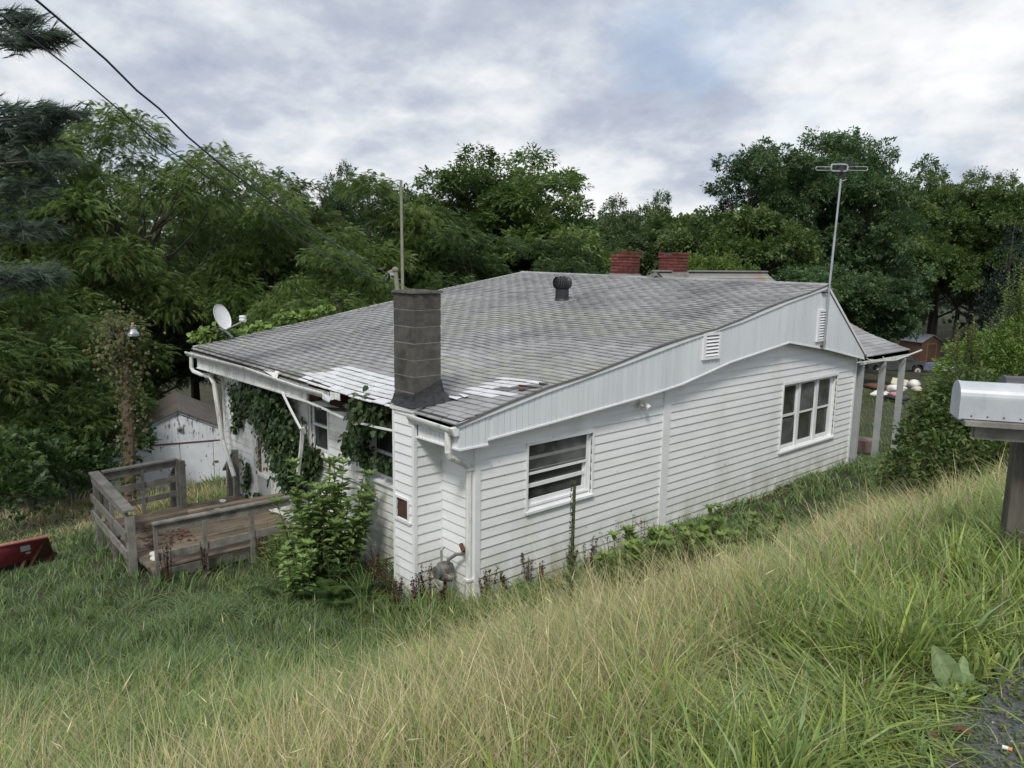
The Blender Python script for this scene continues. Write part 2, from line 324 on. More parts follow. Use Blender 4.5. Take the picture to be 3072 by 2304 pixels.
# ------------------------------------------------------------------ ground
def ground():
    xs = np.unique(np.concatenate([np.linspace(-400, -40, 25), np.linspace(-40, -14, 40), np.linspace(-14, 12, 170), np.linspace(12, 400, 30)]))
    ys = np.unique(np.concatenate([np.linspace(-300, -20, 20), np.linspace(-20, -8, 20), np.linspace(-8, 14, 130), np.linspace(14, 90, 80), np.linspace(90, 700, 30)]))
    X, Y = np.meshgrid(xs, ys, indexing='ij'); Z = height(X, Y)-.015
    V = np.stack([X, Y, Z], -1).reshape(-1, 3); n, m = len(xs), len(ys)
    i, j = np.meshgrid(np.arange(n-1), np.arange(m-1), indexing='ij'); a = (i*m+j).ravel()
    F = np.stack([a, a+m, a+m+1, a+1], -1)
    me = npmesh('ground', V, F, smooth=True)
    mt = surf('turf_and_soil', (.020, .028, .011), (.050, .052, .026), 2.5, .95, bump=.8, bscale=18, dirt=(.065, .052, .032), dscale=.5, drange=(.48, .68))
    o = link('ground', me, mt); tag(o, kind='structure'); o['label'] = 'sloping overgrown ground of grass and soil round the house'
ground()
def gravel_sheet():
    V = []; F = []; ys = np.arange(-6.5, 4.01, .25); xs = np.linspace(0, 1, 9)
    for y in ys:
        x0 = 5.93+.08*math.sin(y*2.1)+.05*math.sin(y*5.3)+.22*float(sm(-1.7, -.6, y))
        for u in xs:
            x = x0+u*(10-x0); V.append((x, y, H(x, y)+.006))
    m = len(xs); F = [(j*m+i, j*m+i+1, (j+1)*m+i+1, (j+1)*m+i) for j in range(len(ys)-1) for i in range(m-1)]
    me = npmesh('road_shoulder', V, F, smooth=True)
    o = link('road_shoulder', me, surf('dark_gravel', (.045, .048, .055), (.15, .155, .17), 55, .95, bump=1.0, bscale=80, dirt=(.085, .075, .05), dscale=3, drange=(.5, .7)))
    tag(o, kind='structure'); o['label'] = 'dark gravel shoulder of the road'
    # loose stones
    n = 5200; x = 5.95+rng.random(n)**.8*2.4; y = -4.6+rng.random(n)*3.6; z = height(x, y)
    s = .004+.008*rng.random(n)**2
    T = np.array([(1, 0, 0), (-.6, .9, 0), (-.6, -.9, 0), (.1, .1, .8), (0, 0, -.5)]); TF = np.array([(0, 1, 3), (1, 2, 3), (2, 0, 3)])
    a = rng.random(n)*6.28; c, s2 = np.cos(a), np.sin(a)
    R = np.stack([np.stack([c, -s2, 0*c], -1), np.stack([s2, c, 0*c], -1), np.stack([0*c, 0*c, 1+0*c], -1)], 1)
    V = np.einsum('nij,kj->nki', R, T)*s[:, None, None]+np.stack([x, y, z+.006], -1)[:, None]
    F = TF[None]+np.arange(n)[:, None, None]*5
    me = npmesh('gravel', V.reshape(-1, 3), F.reshape(-1, 3), var=np.repeat(rng.random(n), 5))
    tag(link('gravel', me, leafmat('gravel_stone', (.06, .063, .075), (.22, .23, .26), (.42, .42, .42), gloss=.8, trans=0)), 'loose dark gravel stones on the road shoulder', 'gravel', kind='stuff')
gravel_sheet()
# ------------------------------------------------------------------ the house
HOUSE = empty('house', (0, 0, 0), 'long low white vinyl sided house with a grey shingle roof', 'house')
Bsp = .127; Z0 = 2.0
LOW = [(-.39, 2.11), (.05, 2.11), (.0501, 2.17), (1.09, 2.233), (3.14, 2.383), (3.94, 2.467), (5.22, 2.698), (7.13, 2.914), (8.67, 2.684), (10.35, 2.373)]
def lowz(y): return float(np.interp(y, [p[0] for p in LOW], [p[1] for p in LOW]))
RIDGE_Y = 8.43; EAVE_Y = -.44
def zr(x, y):
    x = np.asarray(x, float); y = np.asarray(y, float)
    base = 2.452+.168*(y+.39)
    w = .016*np.sin(x*1.9+y*.8)+.014*np.sin(y*2.1-x*.7+1)+.010*np.sin(x*3.3+2*y)
    return base+.0085*np.maximum(-x, 0)+w*sm(-.2, 1.2, y)*(1-sm(7.4, 8.3, y)) - .035*np.exp(-((x+2.2)/1.3)**2-((y+.2)/.8)**2)
def roofz(x, y): return float(zr(x, y))
def rear(y): return 3.93-(y-RIDGE_Y)*.74
def wallbox(parent, name, plane, u0, u1, z0, z1, openings, mat, th=.08, inward=-1):
    """core panel behind the boards, cut round its openings. plane=('x',x) or ('y',y); u runs along the wall"""
    m = MB(); us = sorted({u0, u1, *[o[0] for o in openings], *[o[1] for o in openings]}); zs = sorted({z0, z1, *[o[2] for o in openings], *[o[3] for o in openings]})
    for a, b in zip(us, us[1:]):
        for c, d in zip(zs, zs[1:]):
            if any(o[0] < (a+b)/2 < o[1] and o[2] < (c+d)/2 < o[3] for o in openings): continue
            if plane[0] == 'x': m.box((plane[1]-th, a, c), (plane[1]-.003, b, d))
            else: m.box((a, plane[1]+.003, c), (b, plane[1]+th, d))
    return m.build(name, mat, parent)
def board(parent, plane, u0, u1, z0, z1, mat, sgn):
    """one lapped siding board; sgn is the outward direction along the plane's axis"""
    if u1-u0 < .01: return
    p = plane[1]; o, i, t = p+sgn*.020, p-sgn*.001, p+sgn*.002
    jj = random.uniform(-.0015, .0015); z0 += jj
    if plane[0] == 'x': v = [(i, u0, z0), (o, u0, z0), (o, u1, z0), (i, u1, z0), (i, u0, z1), (t, u0, z1), (t, u1, z1), (i, u1, z1)]
    else: v = [(u0, i, z0), (u0, o, z0), (u1, o, z0), (u1, i, z0), (u0, i, z1), (u0, t, z1), (u1, t, z1), (u1, i, z1)]
    MB().hexa(v).build('siding_board', mat, parent)
def side(parent, plane, u0, u1, zb, top, openings, mat, sgn, off=0):
    k = -12
    while True:
        z0 = Z0-off-k*Bsp; z1 = z0+Bsp+.004; k += 1
        if z1 <= zb+.01: break
        a = max(z0, zb)
        if isinstance(top, (int, float)): segs = [(u0, u1)] if z0 < top else []; zt = min(z1, top)
        else:
            g = [u for u in np.linspace(u0, u1, 60) if top(u) > a-.02]
            if not g: continue
            segs = [(min(g), max(g))]; zt = z1
        for s0, s1 in segs:
            ops = sorted([o for o in openings if o[2] < zt and o[3] > a and o[0] < s1 and o[1] > s0])
            cur = s0
            for o in ops:
                board(parent, plane, cur, max(cur, o[0]), a, zt, mat, sgn)
                if o[2] > a+.012: board(parent, plane, max(cur, o[0]), min(o[1], s1), a, o[2], mat, sgn)
                elif o[3] < zt-.012: board(parent, plane, max(cur, o[0]), min(o[1], s1), o[3], zt, mat, sgn)
                cur = max(cur, o[1])
            board(parent, plane, cur, s1, a, zt, mat, sgn)
# --- gable wall (faces +X)
W1 = (.87, 2.10, 1.06, 1.93); W2 = (7.37, 9.53, .82, 2.08)
gw = wallbox(HOUSE, 'gable_wall', ('x', 0), .0, 10.38, -.25, 2.2, [W1, W2], MT['trim'])
up = MB().prism([(-.08, 0, 2.2), (-.08, 10.38, 2.2), (-.08, 10.38, 2.36), (-.08, 8.67, 2.68), (-.08, 7.13, 2.91), (-.08, 5.22, 2.69), (-.08, 3.9, 2.46), (-.08, 0, 2.2)][:7]+[(-.08, 0, 2.22)], (.077, 0, 0)); up.build('upper_wall', MT['trim'], HOUSE)
side(gw, ('x', 0), .07, 3.71, -.17, lambda u: lowz(u)+.06, [W1], MT['siding'], 1)
side(gw, ('x', 0), 3.88, 10.33, -.02, lambda u: lowz(u)+.06, [W2], MT['siding'], 1, off=.006)
def strip(name, a, b, mat=MT['trim'], parent=gw, label=None): return MB().box(a, b).build(name, mat, parent, label=label)
strip('corner_board', (-.003, -.012, -.2), (.028, .075, 2.12)); strip('corner_board', (-.003, 3.705, -.05), (.034, 3.885, 2.44)); strip('corner_board', (-.003, 10.325, -.02), (.03, 10.40, 2.37))
MB().box((-.09, -.015, -.45), (.012, 10.39, -.16)).build('foundation', MT['concrete'], HOUSE)
def window(parent, plane, o, sgn, kind, rails, jamb=.10, proud=.035):
    """plane ('x'|'y', value), o=(u0,u1,z0,z1): casing, jamb, sashes, panes, sill"""
    ax, p = plane; u0, u1, z0, z1 = o
    def bx(name, ua, ub, za, zb, d0, d1, mat):
        lo, hi = sorted((p+sgn*d0, p+sgn*d1))
        m = MB().box((lo, ua, za), (hi, ub, zb)) if ax == 'x' else MB().box((ua, lo, za), (ub, hi, zb))
        return m.build(name, mat, root)
    root = bpy.data.objects.new('window', MB().box(*(((p-.004, u0, z1), (p+.03, u1, z1+.035)) if ax == 'x' else ((u0, min(p, p+sgn*.03), z1), (u1, max(p, p+sgn*.03), z1+.035)))).mesh('window'))
    COL.objects.link(root); root.data.materials.append(MT['trim']); root.parent = parent
    cw = .032
    bx('frame', u0-cw, u0, z0-.03, z1+.04, -.005, proud, MT['trim']); bx('frame', u1, u1+cw, z0-.03, z1+.04, -.005, proud, MT['trim'])
    bx('frame', u0, u1, z1+.001, z1+.038, .03, proud+.004, MT['trim'])
    bx('jamb', u0, u0+.012, z0, z1, -jamb, 0, MT['trim']); bx('jamb', u1-.014, u1, z0, z1, -jamb, 0, MT['trim']); bx('jamb', u0+.012, u1-.014, z1-.014, z1, -jamb, 0, MT['trim'])
    # sloped sill
    s = MB(); a, b = p-sgn*jamb, p+sgn*(proud+.02)
    def P(d, u, z): return (d, u, z) if ax == 'x' else (u, d, z)
    s.hexa([P(a, u0-.01, z0-.03), P(b, u0-.035, z0-.05), P(b, u1+.035, z0-.05), P(a, u1+.01, z0-.03), P(a, u0-.01, z0+.02), P(b, u0-.035, z0-.018), P(b, u1+.035, z0-.018), P(a, u1+.01, z0+.02)])
    s.build('sill', MT['trim'], root)
    g0 = -jamb+.015
    for r in rails: # (name, ua, ub, za, zb, depth, thick, mat)
        bx(r[0], r[1], r[2], r[3], r[4], g0+r[5], g0+r[5]+r[6], r[7])
    return root
T = MT['trim']
# near window on the gable wall: one wide sash pair behind a screen
a0, a1, b0, b1 = W1[0]+.014, W1[1]-.016, W1[2]+.02, W1[3]-.014
r1 = [('storm_frame', a1-.05, a1, b0, b1, .03, .03, T), ('storm_frame', a0, a0+.016, b0, b1, .03, .03, T),
      ('screen', a0+.016, a1-.05, 1.545, b1, .045, .003, MT['screen']), ('meeting_rail', a0+.014, a1-.048, 1.515, 1.545, .035, .03, T),
      ('screen_rail', a0+.016, a1-.05, 1.715, 1.76, .049, .003, MT['blind']), ('screen_rail', a0+.016, a1-.05, 1.57, 1.585, .049, .002, MT['blind']), ('pane', a0+.014, a1-.06, 1.18, b1, .004, .004, MT['glass']),
      ('sash_rail', a0+.014, a1-.06, 1.335, 1.385, .02, .025, T), ('sash_frame', a0, a1-.06, b0, 1.165, .0, .03, T), ('sash_frame', a1-.085, a1-.05, b0, 1.5, .0, .028, T),
      ('track', a0, a1, b0, b0+.03, .03, .04, T), ('blind', a0, a1, 1.56, b1, -.05, .004, MT['blind'])]
window(gw, ('x', 0), W1, 1, 'near', r1)
# triple window
u = [7.37+.02, 8.03, 8.13, 8.76, 8.86, 9.42]; rails = []
for i in range(3):
    p, q = u[2*i], u[2*i+1]
    rails += [('pane', p, q, .86, 2.06, .004, .004, MT['glass']), ('sash_frame', p, p+.03, .84, 2.06, .012, .02, T), ('sash_frame', q-.035, q, .84, 2.06, .012, .02, T),
              ('meeting_rail', p+.03, q-.035, 1.44, 1.48, .012, .026, T), ('sash_frame', p+.03, q-.035, .84, .90, .012, .02, T), ('sash_frame', p+.03, q-.035, 2.02, 2.065, .012, .022, T)]
rails += [('screen', u[2]+.03, u[3]-.035, 1.485, 2.0, .03, .003, MT['screen']), ('screen', u[4]+.03, u[5]-.035, 1.485, 2.01, .03, .003, MT['screen']), ('screen', u[0]+.03, u[1]-.035, .90, 1.40, .03, .003, MT['screen']),
          ('mullion', u[1], u[2], .83, 2.08, .0, .055, T), ('mullion', u[3], u[4], .83, 2.08, .0, .055, T), ('mullion', u[5], 9.52, .83, 2.08, .0, .03, T)]
win2 = window(gw, ('x', 0), W2, 1, 'triple', rails)
for (p, q, za, zb) in ((u[0]+.04, u[1]-.04, 1.5, 2.0), (u[2]+.04, u[3]-.04, .9, 1.44), (u[4]+.04, u[5]-.04, .9, 1.44)):
    n = int((zb-za)/.028)
    m = MB()
    for k in range(n): m.hexa([(-.125, p, za+k*.028), (-.108, p, za+k*.028+.012), (-.108, q, za+k*.028+.012), (-.125, q, za+k*.028), (-.125, p, za+k*.028+.003), (-.108, p, za+k*.028+.015), (-.108, q, za+k*.028+.015), (-.125, q, za+k*.028+.003)])
    o = m.build('blind_slats', surf('cream_blind', (.36, .36, .31), (.44, .44, .38), 5, .7, bump=0), win2); o['kind'] = 'stuff'
# --- ribbed gable panel hung proud of the wall
PXo = .185
gp = MB().prism([(PXo-.022, y, z) for y, z in [(-.39, 2.12), (.04, 2.12), (.04, 2.18), (3.94, 2.48), (5.22, 2.705), (7.13, 2.92), (8.67, 2.69), (10.35, 2.38), (10.34, 2.47), (8.43, 3.85), (-.39, 2.375)]], (.012, 0, 0)).build('gable_panel', MT['panel'], HOUSE)
def topz(y): return (roofz(.18, y)-.075) if y <= RIDGE_Y else rear(y)-.07
LV = [(4.42, 4.85, 2.81, 3.19), (8.13, 8.50, 2.88, 3.44)]
ys = np.arange(-.39, 10.33, .1)
for y0 in ys:
    y1 = min(y0+.1, 10.34); c = (y0+.004, y1-.004)
    cut = [c[0], c[1]]
    if c[0] < .05 < c[1]: c = (c[0], .049)
    if c[0] < RIDGE_Y < c[1]: mids = [RIDGE_Y]
    else: mids = []
    yy = [c[0]]+mids+[c[1]]
    prof = [(PXo-.011, y, lowz(y)) for y in yy]+[(PXo-.011, y, topz(y)) for y in yy[::-1]]
    MB().prism(prof, (.010+random.uniform(-.001, .001), 0, 0)).build('panel_strip', MT['panel'], gp)
# trims: lower J trim and rake trim
def ptrim(pts, name, w, h, dx, parent=gp, mat=MT['trim']):
    for a, b in zip(pts, pts[1:]):
        if abs(a[0]-b[0]) < .01: continue
        MB().bar((PXo+dx, a[0], a[1]), (PXo+dx, b[0], b[1]), w, h).build(name, mat, parent)
ptrim([(y, z-.008) for y, z in LOW[:2]], 'lower_trim', .03, .022, -.002); ptrim([(y, z-.008) for y, z in LOW[2:]], 'lower_trim', .03, .022, -.002)
ptrim([(y, topz(y)+.025) for y in (-.4, 1, 2.5, 4, 5.5, 7, RIDGE_Y)], 'rake_trim', .03, .055, .006); ptrim([(RIDGE_Y, 3.90), (10.36, 2.475)], 'rake_trim', .03, .05, .006)
MB().box((.0, -.39, 2.10), (PXo-.02, .05, 2.108)).build('soffit', MT['trim'], HOUSE)
for a, b in zip(LOW[2:], LOW[3:]):
    MB().hexa([(0, a[0], a[1]-.004), (PXo-.012, a[0], a[1]-.004), (PXo-.012, b[0], b[1]-.004), (0, b[0], b[1]-.004), (0, a[0], a[1]+.006), (PXo-.012, a[0], a[1]+.006), (PXo-.012, b[0], b[1]+.006), (0, b[0], b[1]+.006)]).build('soffit', MT['trim'], HOUSE)
# louvre vents
for (y0, y1, z0, z1) in LV:
    lv = MB().box((PXo-.02, y0, z0), (PXo+.004, y1, z1)).build('louvre_vent', MT['dark'], HOUSE)
    f = .045
    for a, b in (((PXo, y0-.02, z0-.02), (PXo+.035, y0+f, z1+.02)), ((PXo, y1-f*.6, z0-.02), (PXo+.035, y1+.02, z1+.02)), ((PXo, y0+f, z1-.02), (PXo+.035, y1-f*.6, z1+.02)), ((PXo, y0+f, z0-.02), (PXo+.035, y1-f*.6, z0+.02))): MB().box(a, b).build('frame', MT['trim'], lv)
    n = int((z1-z0-.04)/.052)
    for k in range(n):
        z = z0+.03+k*(z1-z0-.05)/n
        MB().hexa([(PXo+.028, y0+f, z), (PXo+.031, y0+f, z+.004), (PXo+.031, y1-f*.6, z+.004), (PXo+.028, y1-f*.6, z), (PXo+.006, y0+f, z+.034), (PXo+.009, y0+f, z+.038), (PXo+.009, y1-f*.6, z+.038), (PXo+.006, y1-f*.6, z+.034)]).build('slat', MT['trim'], lv)
# small lamp under the panel
fl = MB().box((.004, 3.10, 2.20), (.03, 3.2, 2.30)).build('wall_lamp', MT['trim'], HOUSE); MB().tube([(.03, 3.15, 2.25), (.09, 3.17, 2.22), (.12, 3.2, 2.17)], [.02, .03, .045], 8).build('lamp_head', MT['dirty_trim'], fl)
MB().tube([(.03, 3.12, 2.25), (.08, 3.07, 2.23), (.11, 3.04, 2.19)], [.018, .028, .04], 8).build('lamp_head', MT['dirty_trim'], fl)
# --- front wall (faces -Y)
F1 = (-4.19, -3.62, 1.19, 2.0); F2 = (-2.36, -1.50, 1.16, 1.95); FD = (-6.47, -5.78, -.29, 1.76)
fw = wallbox(HOUSE, 'front_wall', ('y', 0), -7.9, 0, -.45, 2.12, [F1, F2, FD], MT['trim'])
side(fw, ('y', 0), -7.84, -1.14, -.32, 2.02, [F1, F2, FD, (-4.46, -4.22, 1.14, 2.05)], MT['siding_mildew'], -1)
side(fw, ('y', 0), -.64, -.05, -.32, 2.1, [], MT['siding'], -1)
MB().box((-7.9, -.008, -1.2), (-.03, .07, -.315)).build('foundation', MT['concrete'], HOUSE)
MB().box((-7.93, -.03, -.32), (-7.83, .003, 2.1)).build('corner_board', MT['dirty_trim'], fw)
MB().box((-.075, -.028, -.2), (-.004, .0, 2.1)).build('corner_board', MT['trim'], fw)
T2 = MT['dirty_trim']
def dh(o, mid):
    a0, a1, b0, b1 = o[0]+.012, o[1]-.014, o[2]+.02, o[3]-.014
    return [('pane', a0, a1, b0, b1, .004, .004, MT['glass']), ('sash_frame', a0, a0+.035, b0, b1, .012, .022, T), ('sash_frame', a1-.035, a1, b0, b1, .012, .022, T), ('meeting_rail', a0+.035, a1-.035, mid-.02, mid+.02, .012, .03, T),
            ('sash_frame', a0+.035, a1-.035, b0, b0+.045, .012, .022, T), ('sash_frame', a0+.035, a1-.035, b1-.03, b1, .012, .022, T)]
window(fw, ('y', 0), F1, -1, 'a', dh(F1, 1.63), jamb=.06)
window(fw, ('y', 0), F2, -1, 'b', dh(F2, 1.55)+[('curtain', -2.05, -1.97, 1.4, 1.9, -.03, .01, MT['white'])], jamb=.08)
for x in (-4.46, -4.38, -4.30): MB().box((x, -.035-.006*(x > -4.4), 1.10), (x+.07, .0, 2.05)).build('side_casing', T2, fw)
MB().box((-2.56, -.03, 1.1), (-2.39, .0, 2.02)).build('side_casing', T2, fw)
# door
dr = MB().box((FD[0]-.07, -.035, -.29), (FD[0], .0, 1.8)).build('door', T2, HOUSE)
for n, a, b, m in (('door_frame', (FD[1], -.035, -.29), (FD[1]+.05, 0, 1.8), T2), ('door_frame', (FD[0], -.035, 1.76), (FD[1], 0, 1.8), T2),
                   ('kick_panel', (FD[0]+.02, -.01, -.27), (FD[1]-.01, .012, .27), MT['door']), ('storm_door_rail', (FD[0]+.01, -.02, .27), (FD[1]-.01, .012, .33), MT['dirty_trim']), ('storm_door_rail', (FD[0]+.01, -.02, .96), (FD[1]-.01, .012, 1.02), MT['dirty_trim']),
                   ('storm_door_rail', (FD[0], -.02, -.28), (FD[0]+.07, .014, 1.75), MT['dirty_trim']), ('inner_door', (FD[0]+.07, .015, .33), (FD[0]+.25, .03, .96), MT['door_brown']), ('curtain_panel', (FD[0]+.25, -.006, .33), (FD[1]-.03, .03, .96), MT['white']),
                   ('curtain_panel', (FD[0]+.25, .0, 1.02), (FD[1]-.03, .02, 1.75), MT['white']), ('inner_door', (FD[0]+.07, .015, 1.02), (FD[0]+.25, .03, 1.75), MT['rotten'])):
    MB().box(a, b).build(n, m, dr)
for z in (.62, .78):
    MB().tube([(FD[0]+.2, .012, z), (FD[0]+.2, -.04, z), (FD[0]+.25, -.045, z)], .016, 8).build('door_handle', MT['gold'], dr)
# --- other walls, closing the house (left gable, back)
MB().box((-7.9, .0, -1.2), (-7.84, 10.38, 2.35)).build('left_wall', MT['siding'], HOUSE)
MB().prism([(-7.9, -.3, 2.35), (-7.9, 10.3, 2.35), (-7.9, 8.43, 3.9)], (.05, 0, 0)).build('left_gable', MT['siding'], HOUSE)
MB().box((-7.9, 10.32, -1.2), (-.09, 10.39, 2.4)).build('back_wall', MT['siding'], HOUSE)
MB().box((-7.8, .2, 2.06), (-.15, 10.3, 2.09)).build('ceiling', MT['dark'], HOUSE)
MB().box((-7.8, .2, -.35), (-.15, 10.3, -.3)).build('interior_floor', MT['dark'], HOUSE)
MB().box((-7.8, 2.6, -.3), (-.1, 2.66, 2.06)).build('partition', MT['dark'], HOUSE)
# --- roof
roof_parent = None
def roofmesh():
    xs = np.linspace(-8.33, .2, 70); ys = np.linspace(-.40, RIDGE_Y, 60); V = []; n, m = len(xs), len(ys)
    X, Y = np.meshgrid(xs, ys, indexing='ij'); Z = zr(X, Y)
    top = np.stack([X, Y, Z-.012], -1).reshape(-1, 3); bot = np.stack([X, Y, Z-.05], -1).reshape(-1, 3)
    i, j = np.meshgrid(np.arange(n-1), np.arange(m-1), indexing='ij'); a = (i*m+j).ravel()
    F = np.stack([a, a+m, a+m+1, a+1], -1); Fb = F[:, ::-1]+n*m
    E = []
    for i in range(n-1): E += [(i*m, i*m+n*m, (i+1)*m+n*m, (i+1)*m)]
    for j in range(m-1): E += [((n-1)*m+j, (n-1)*m+j+n*m, (n-1)*m+j+1+n*m, (n-1)*m+j+1)]
    return npmesh('roof', np.concatenate([top, bot]), np.concatenate([F, Fb, np.array(E)]))
roof = link('roof', roofmesh(), MT['roof_deck'], HOUSE)
EXP = .1335; TAB = .305
rows = int((RIDGE_Y+.42)/EXP)+1
def shingle_geo(x0, x1, y0, y1, lift=0., corner=0.):
    """tab lying on the wavy roof, thick lower edge, upper edge tucked under the next row"""
    P = []
    for x, y, t in ((x0, y0, .020), (x1, y0, .020), (x1, y1, .004), (x0, y1, .004)):
        d = 0
        if y < -.36: d = (.36+y)*.55
        P.append((x, y, float(zr(x, max(y, -.40)))+t-.008+d))
    l = np.array([(lift if i < 2 else 0) for i in range(4)]); l[1] += corner
    topv = [(p[0], p[1], p[2]+l[i]) for i, p in enumerate(P)]; botv = [(p[0], p[1], p[2]-.012+l[i]) for i, p in enumerate(P)]
    return botv+topv
HEX = [(3, 2, 1, 0), (4, 5, 6, 7), (0, 1, 5, 4), (1, 2, 6, 5), (2, 3, 7, 6), (3, 0, 4, 7)]
tabs = []
for r in range(rows):
    y0 = EAVE_Y+r*EXP; y1 = min(y0+EXP+.012, RIDGE_Y+.02); o = (r % 2)*TAB*.5+((r*37) % 5)*.012
    wob = .004*math.sin(r*1.7)
    x = -8.34
    nx = -8.34+o if o > .03 else -8.34+TAB
    while x < .205:
        nx2 = min(nx, .21)
        if nx2-x > .03: tabs.append((x, nx2, y0+wob, y1, r))
        x = nx; nx += TAB
def shingle_kind(x, y, r):
    if y < 1.9 and x > -4.2:
        if -3.75+.9*max(0, y-.3) < x < -1.1 and r < 6 and (y < .62-.33*abs(x+2.6)+.35): return 'white_shingle'
        if x > -.75 and .32 < y < 1.15 and x < -.05 and not (.62 < y < .85 and -.35 < x < .1): return 'white_shingle'
        if -.35 < x < -.0 and .62 < y < .85: return 'dark_shingle'
    m = vnoise(x*.8+3, y*.7+5)
    if m > .66 and y < 5 and random.random() < .6: return 'mossy_shingle'
    return 'shingle'
def hidden(x0, x1, y0, y1): return x0 > -1.14 and x1 < -.6 and y0 > -.47 and y1 < .0
near = []
for t in tabs:
    if hidden(*t[:4]): continue
    if t[1] > -1.05 and t[0] < -.68 and t[2] < -.06: # trim round the chimney
        if t[0] < -1.09: t = (t[0], -1.09, *t[2:])
        elif t[1] > -.65: t = (-.65, t[1], *t[2:])
        else: continue
    c = np.array([(t[0]+t[1])/2, (t[2]+t[3])/2, 2.6]); near.append((np.linalg.norm(c-CAM), t))
near.sort(key=lambda q: q[0])
for k, (d, t) in enumerate(near[:292]):
    kd = shingle_kind((t[0]+t[1])/2, (t[2]+t[3])/2, t[4]); g = .019
    lift = random.choice([0, 0, .002, .004]); cor = 0
    if kd == 'white_shingle': lift += random.uniform(0, .010)
    me = bpy.data.meshes.new('shingle'); me.from_pydata([tuple(map(float, q)) for q in shingle_geo(t[0]+g/2, t[1]-g/2, t[2], t[3], lift, cor)], [], HEX)
    o = link('shingle', me, MT[kd], roof)
    if kd == 'white_shingle': o['label'] = 'pale white replacement shingle'
    elif kd == 'dark_shingle': o['label'] = 'dark bare shingle strip'
groups = {}
for d, t in near[292:]:
    kd = shingle_kind((t[0]+t[1])/2, (t[2]+t[3])/2, t[4]); groups.setdefault(kd, []).append(t)
nV = 0; V = []; F = []; MI = []
kl = ['shingle', 'mossy_shingle', 'white_shingle', 'dark_shingle']; VA = []
for ki, kd in enumerate(kl):
    for t in groups.get(kd, []):
        q = shingle_geo(t[0]+.009, t[1]-.009, t[2], t[3], random.choice([0, 0, 0, .003])); V += q
        F += [tuple(i+nV for i in f) for f in HEX[1:]]; MI += [ki]*5; nV += 8
me = npmesh('shingle_field', V, F)
for kd in kl: me.materials.append(MT[kd])
me.polygons.foreach_set('material_index', MI)
sf = link('shingle_field', me, None, roof); sf['kind'] = 'stuff'
# ridge caps
x = -8.34; m = MB()
caps = []
while x < .2:
    x1 = min(x+.15, .215); z = roofz((x+x1)/2, RIDGE_Y)+.012; c = MB()
    c.hexa([(x, RIDGE_Y-.13, z-.028+.004), (x1, RIDGE_Y-.13, z-.028-.003), (x1, RIDGE_Y, z+.0), (x, RIDGE_Y, z+.008), (x, RIDGE_Y-.13, z-.020+.004), (x1, RIDGE_Y-.13, z-.020-.003), (x1, RIDGE_Y, z+.006), (x, RIDGE_Y, z+.014)])
    c.hexa([(x, RIDGE_Y, z+.0), (x1, RIDGE_Y, z+.0), (x1, RIDGE_Y+.1, z-.075), (x, RIDGE_Y+.1, z-.07), (x, RIDGE_Y, z+.014), (x1, RIDGE_Y, z+.006), (x1, RIDGE_Y+.1, z-.067), (x, RIDGE_Y+.1, z-.06)])
    c.build('ridge_cap', MT['shingle'], roof); x += .145
# back slope and rake edge
MB().hexa([(-8.33, RIDGE_Y, 3.88), (.2, RIDGE_Y, 3.86), (.2, 10.42, 2.40), (-8.33, 10.42, 2.42), (-8.33, RIDGE_Y, 3.985), (.2, RIDGE_Y, 3.925), (.2, 10.42, 2.46), (-8.33, 10.42, 2.50)]).build('back_slope', MT['shingle'], HOUSE)
for a, b in zip(np.linspace(-.44, RIDGE_Y, 13), np.linspace(-.44, RIDGE_Y, 13)[1:]):
    MB().bar((.204, a, roofz(.2, a)-.014-(.03 if a < -.4 else 0)), (.204, b, roofz(.2, b)-.014), .02, .028).build('drip_edge', MT['dark_shingle'], roof)
for a, b in zip(np.linspace(-.40, RIDGE_Y, 8), np.linspace(-.40, RIDGE_Y, 8)[1:]):
    MB().bar((-8.34, a, roofz(-8.3, a)-.04), (-8.34, b, roofz(-8.3, b)-.04), .02, .10).build('rake_board', MT['dirty_trim'], roof)
# bits of torn shingle near the chimney
for (x, y, w, d, a, k) in ((-.55, .1, .18, .11, .3, 'white_shingle'), (-.5, .22, .16, .07, -.2, 'white_shingle'), (.06, .85, .30, .05, .6, 'dark_shingle'), (.12, 1.02, .12, .05, .9, 'dark_shingle'), (.02, .72, .1, .08, .2, 'deadleaf')):
    z = roofz(x, y)+.022; c, s = math.cos(a), math.sin(a); pts = [(x+c*p*w/2-s*q*d/2, y+s*p*w/2+c*q*d/2, z+.012*p*q+.01*(q < 0)) for p, q in ((-1, -1), (1, -1), (1, 1), (-1, 1))]
    MB().prism(pts, (0, 0, .006)).build('torn_shingle', MT[k], roof)
# --- front fascia, gutters, open rotten soffit
FY = -.39
fa = MB().box((-8.2, FY+.02, 2.13), (-3.57, FY+.035, 2.40)).build('fascia', T2, HOUSE)
for i, x in enumerate(np.arange(-8.2, -3.58, .1)):
    xe = min(x+.1, -3.57); zt = 2.36+.004*math.sin(x); zb = 2.115+.03*(x+8.2)/4.6
    MB().prism([(x+.003, FY, zb), (xe-.003, FY, zb), (xe-.003, FY, zt), (x+.003, FY, zt)], (0, .018, 0)).build('panel_strip', T2, fa)
MB().bar((-8.2, FY-.004, 2.112), (-3.57, FY-.004, 2.142), .03, .02).build('lower_trim', T2, fa)
fb = MB().box((-.64, FY+.02, 2.13), (PXo-.03, FY+.035, 2.38)).build('fascia', MT['trim'], HOUSE)
for x in np.arange(-.63, .16, .088):
    xe = min(x+.088, .165); MB().box((x+.003, FY, 2.12), (xe-.003, FY+.018, 2.36)).build('panel_strip', MT['trim'], fb)
MB().bar((-.65, FY-.004, 2.11), (PXo, FY-.004, 2.11), .03, .02).build('lower_trim', MT['trim'], fb)
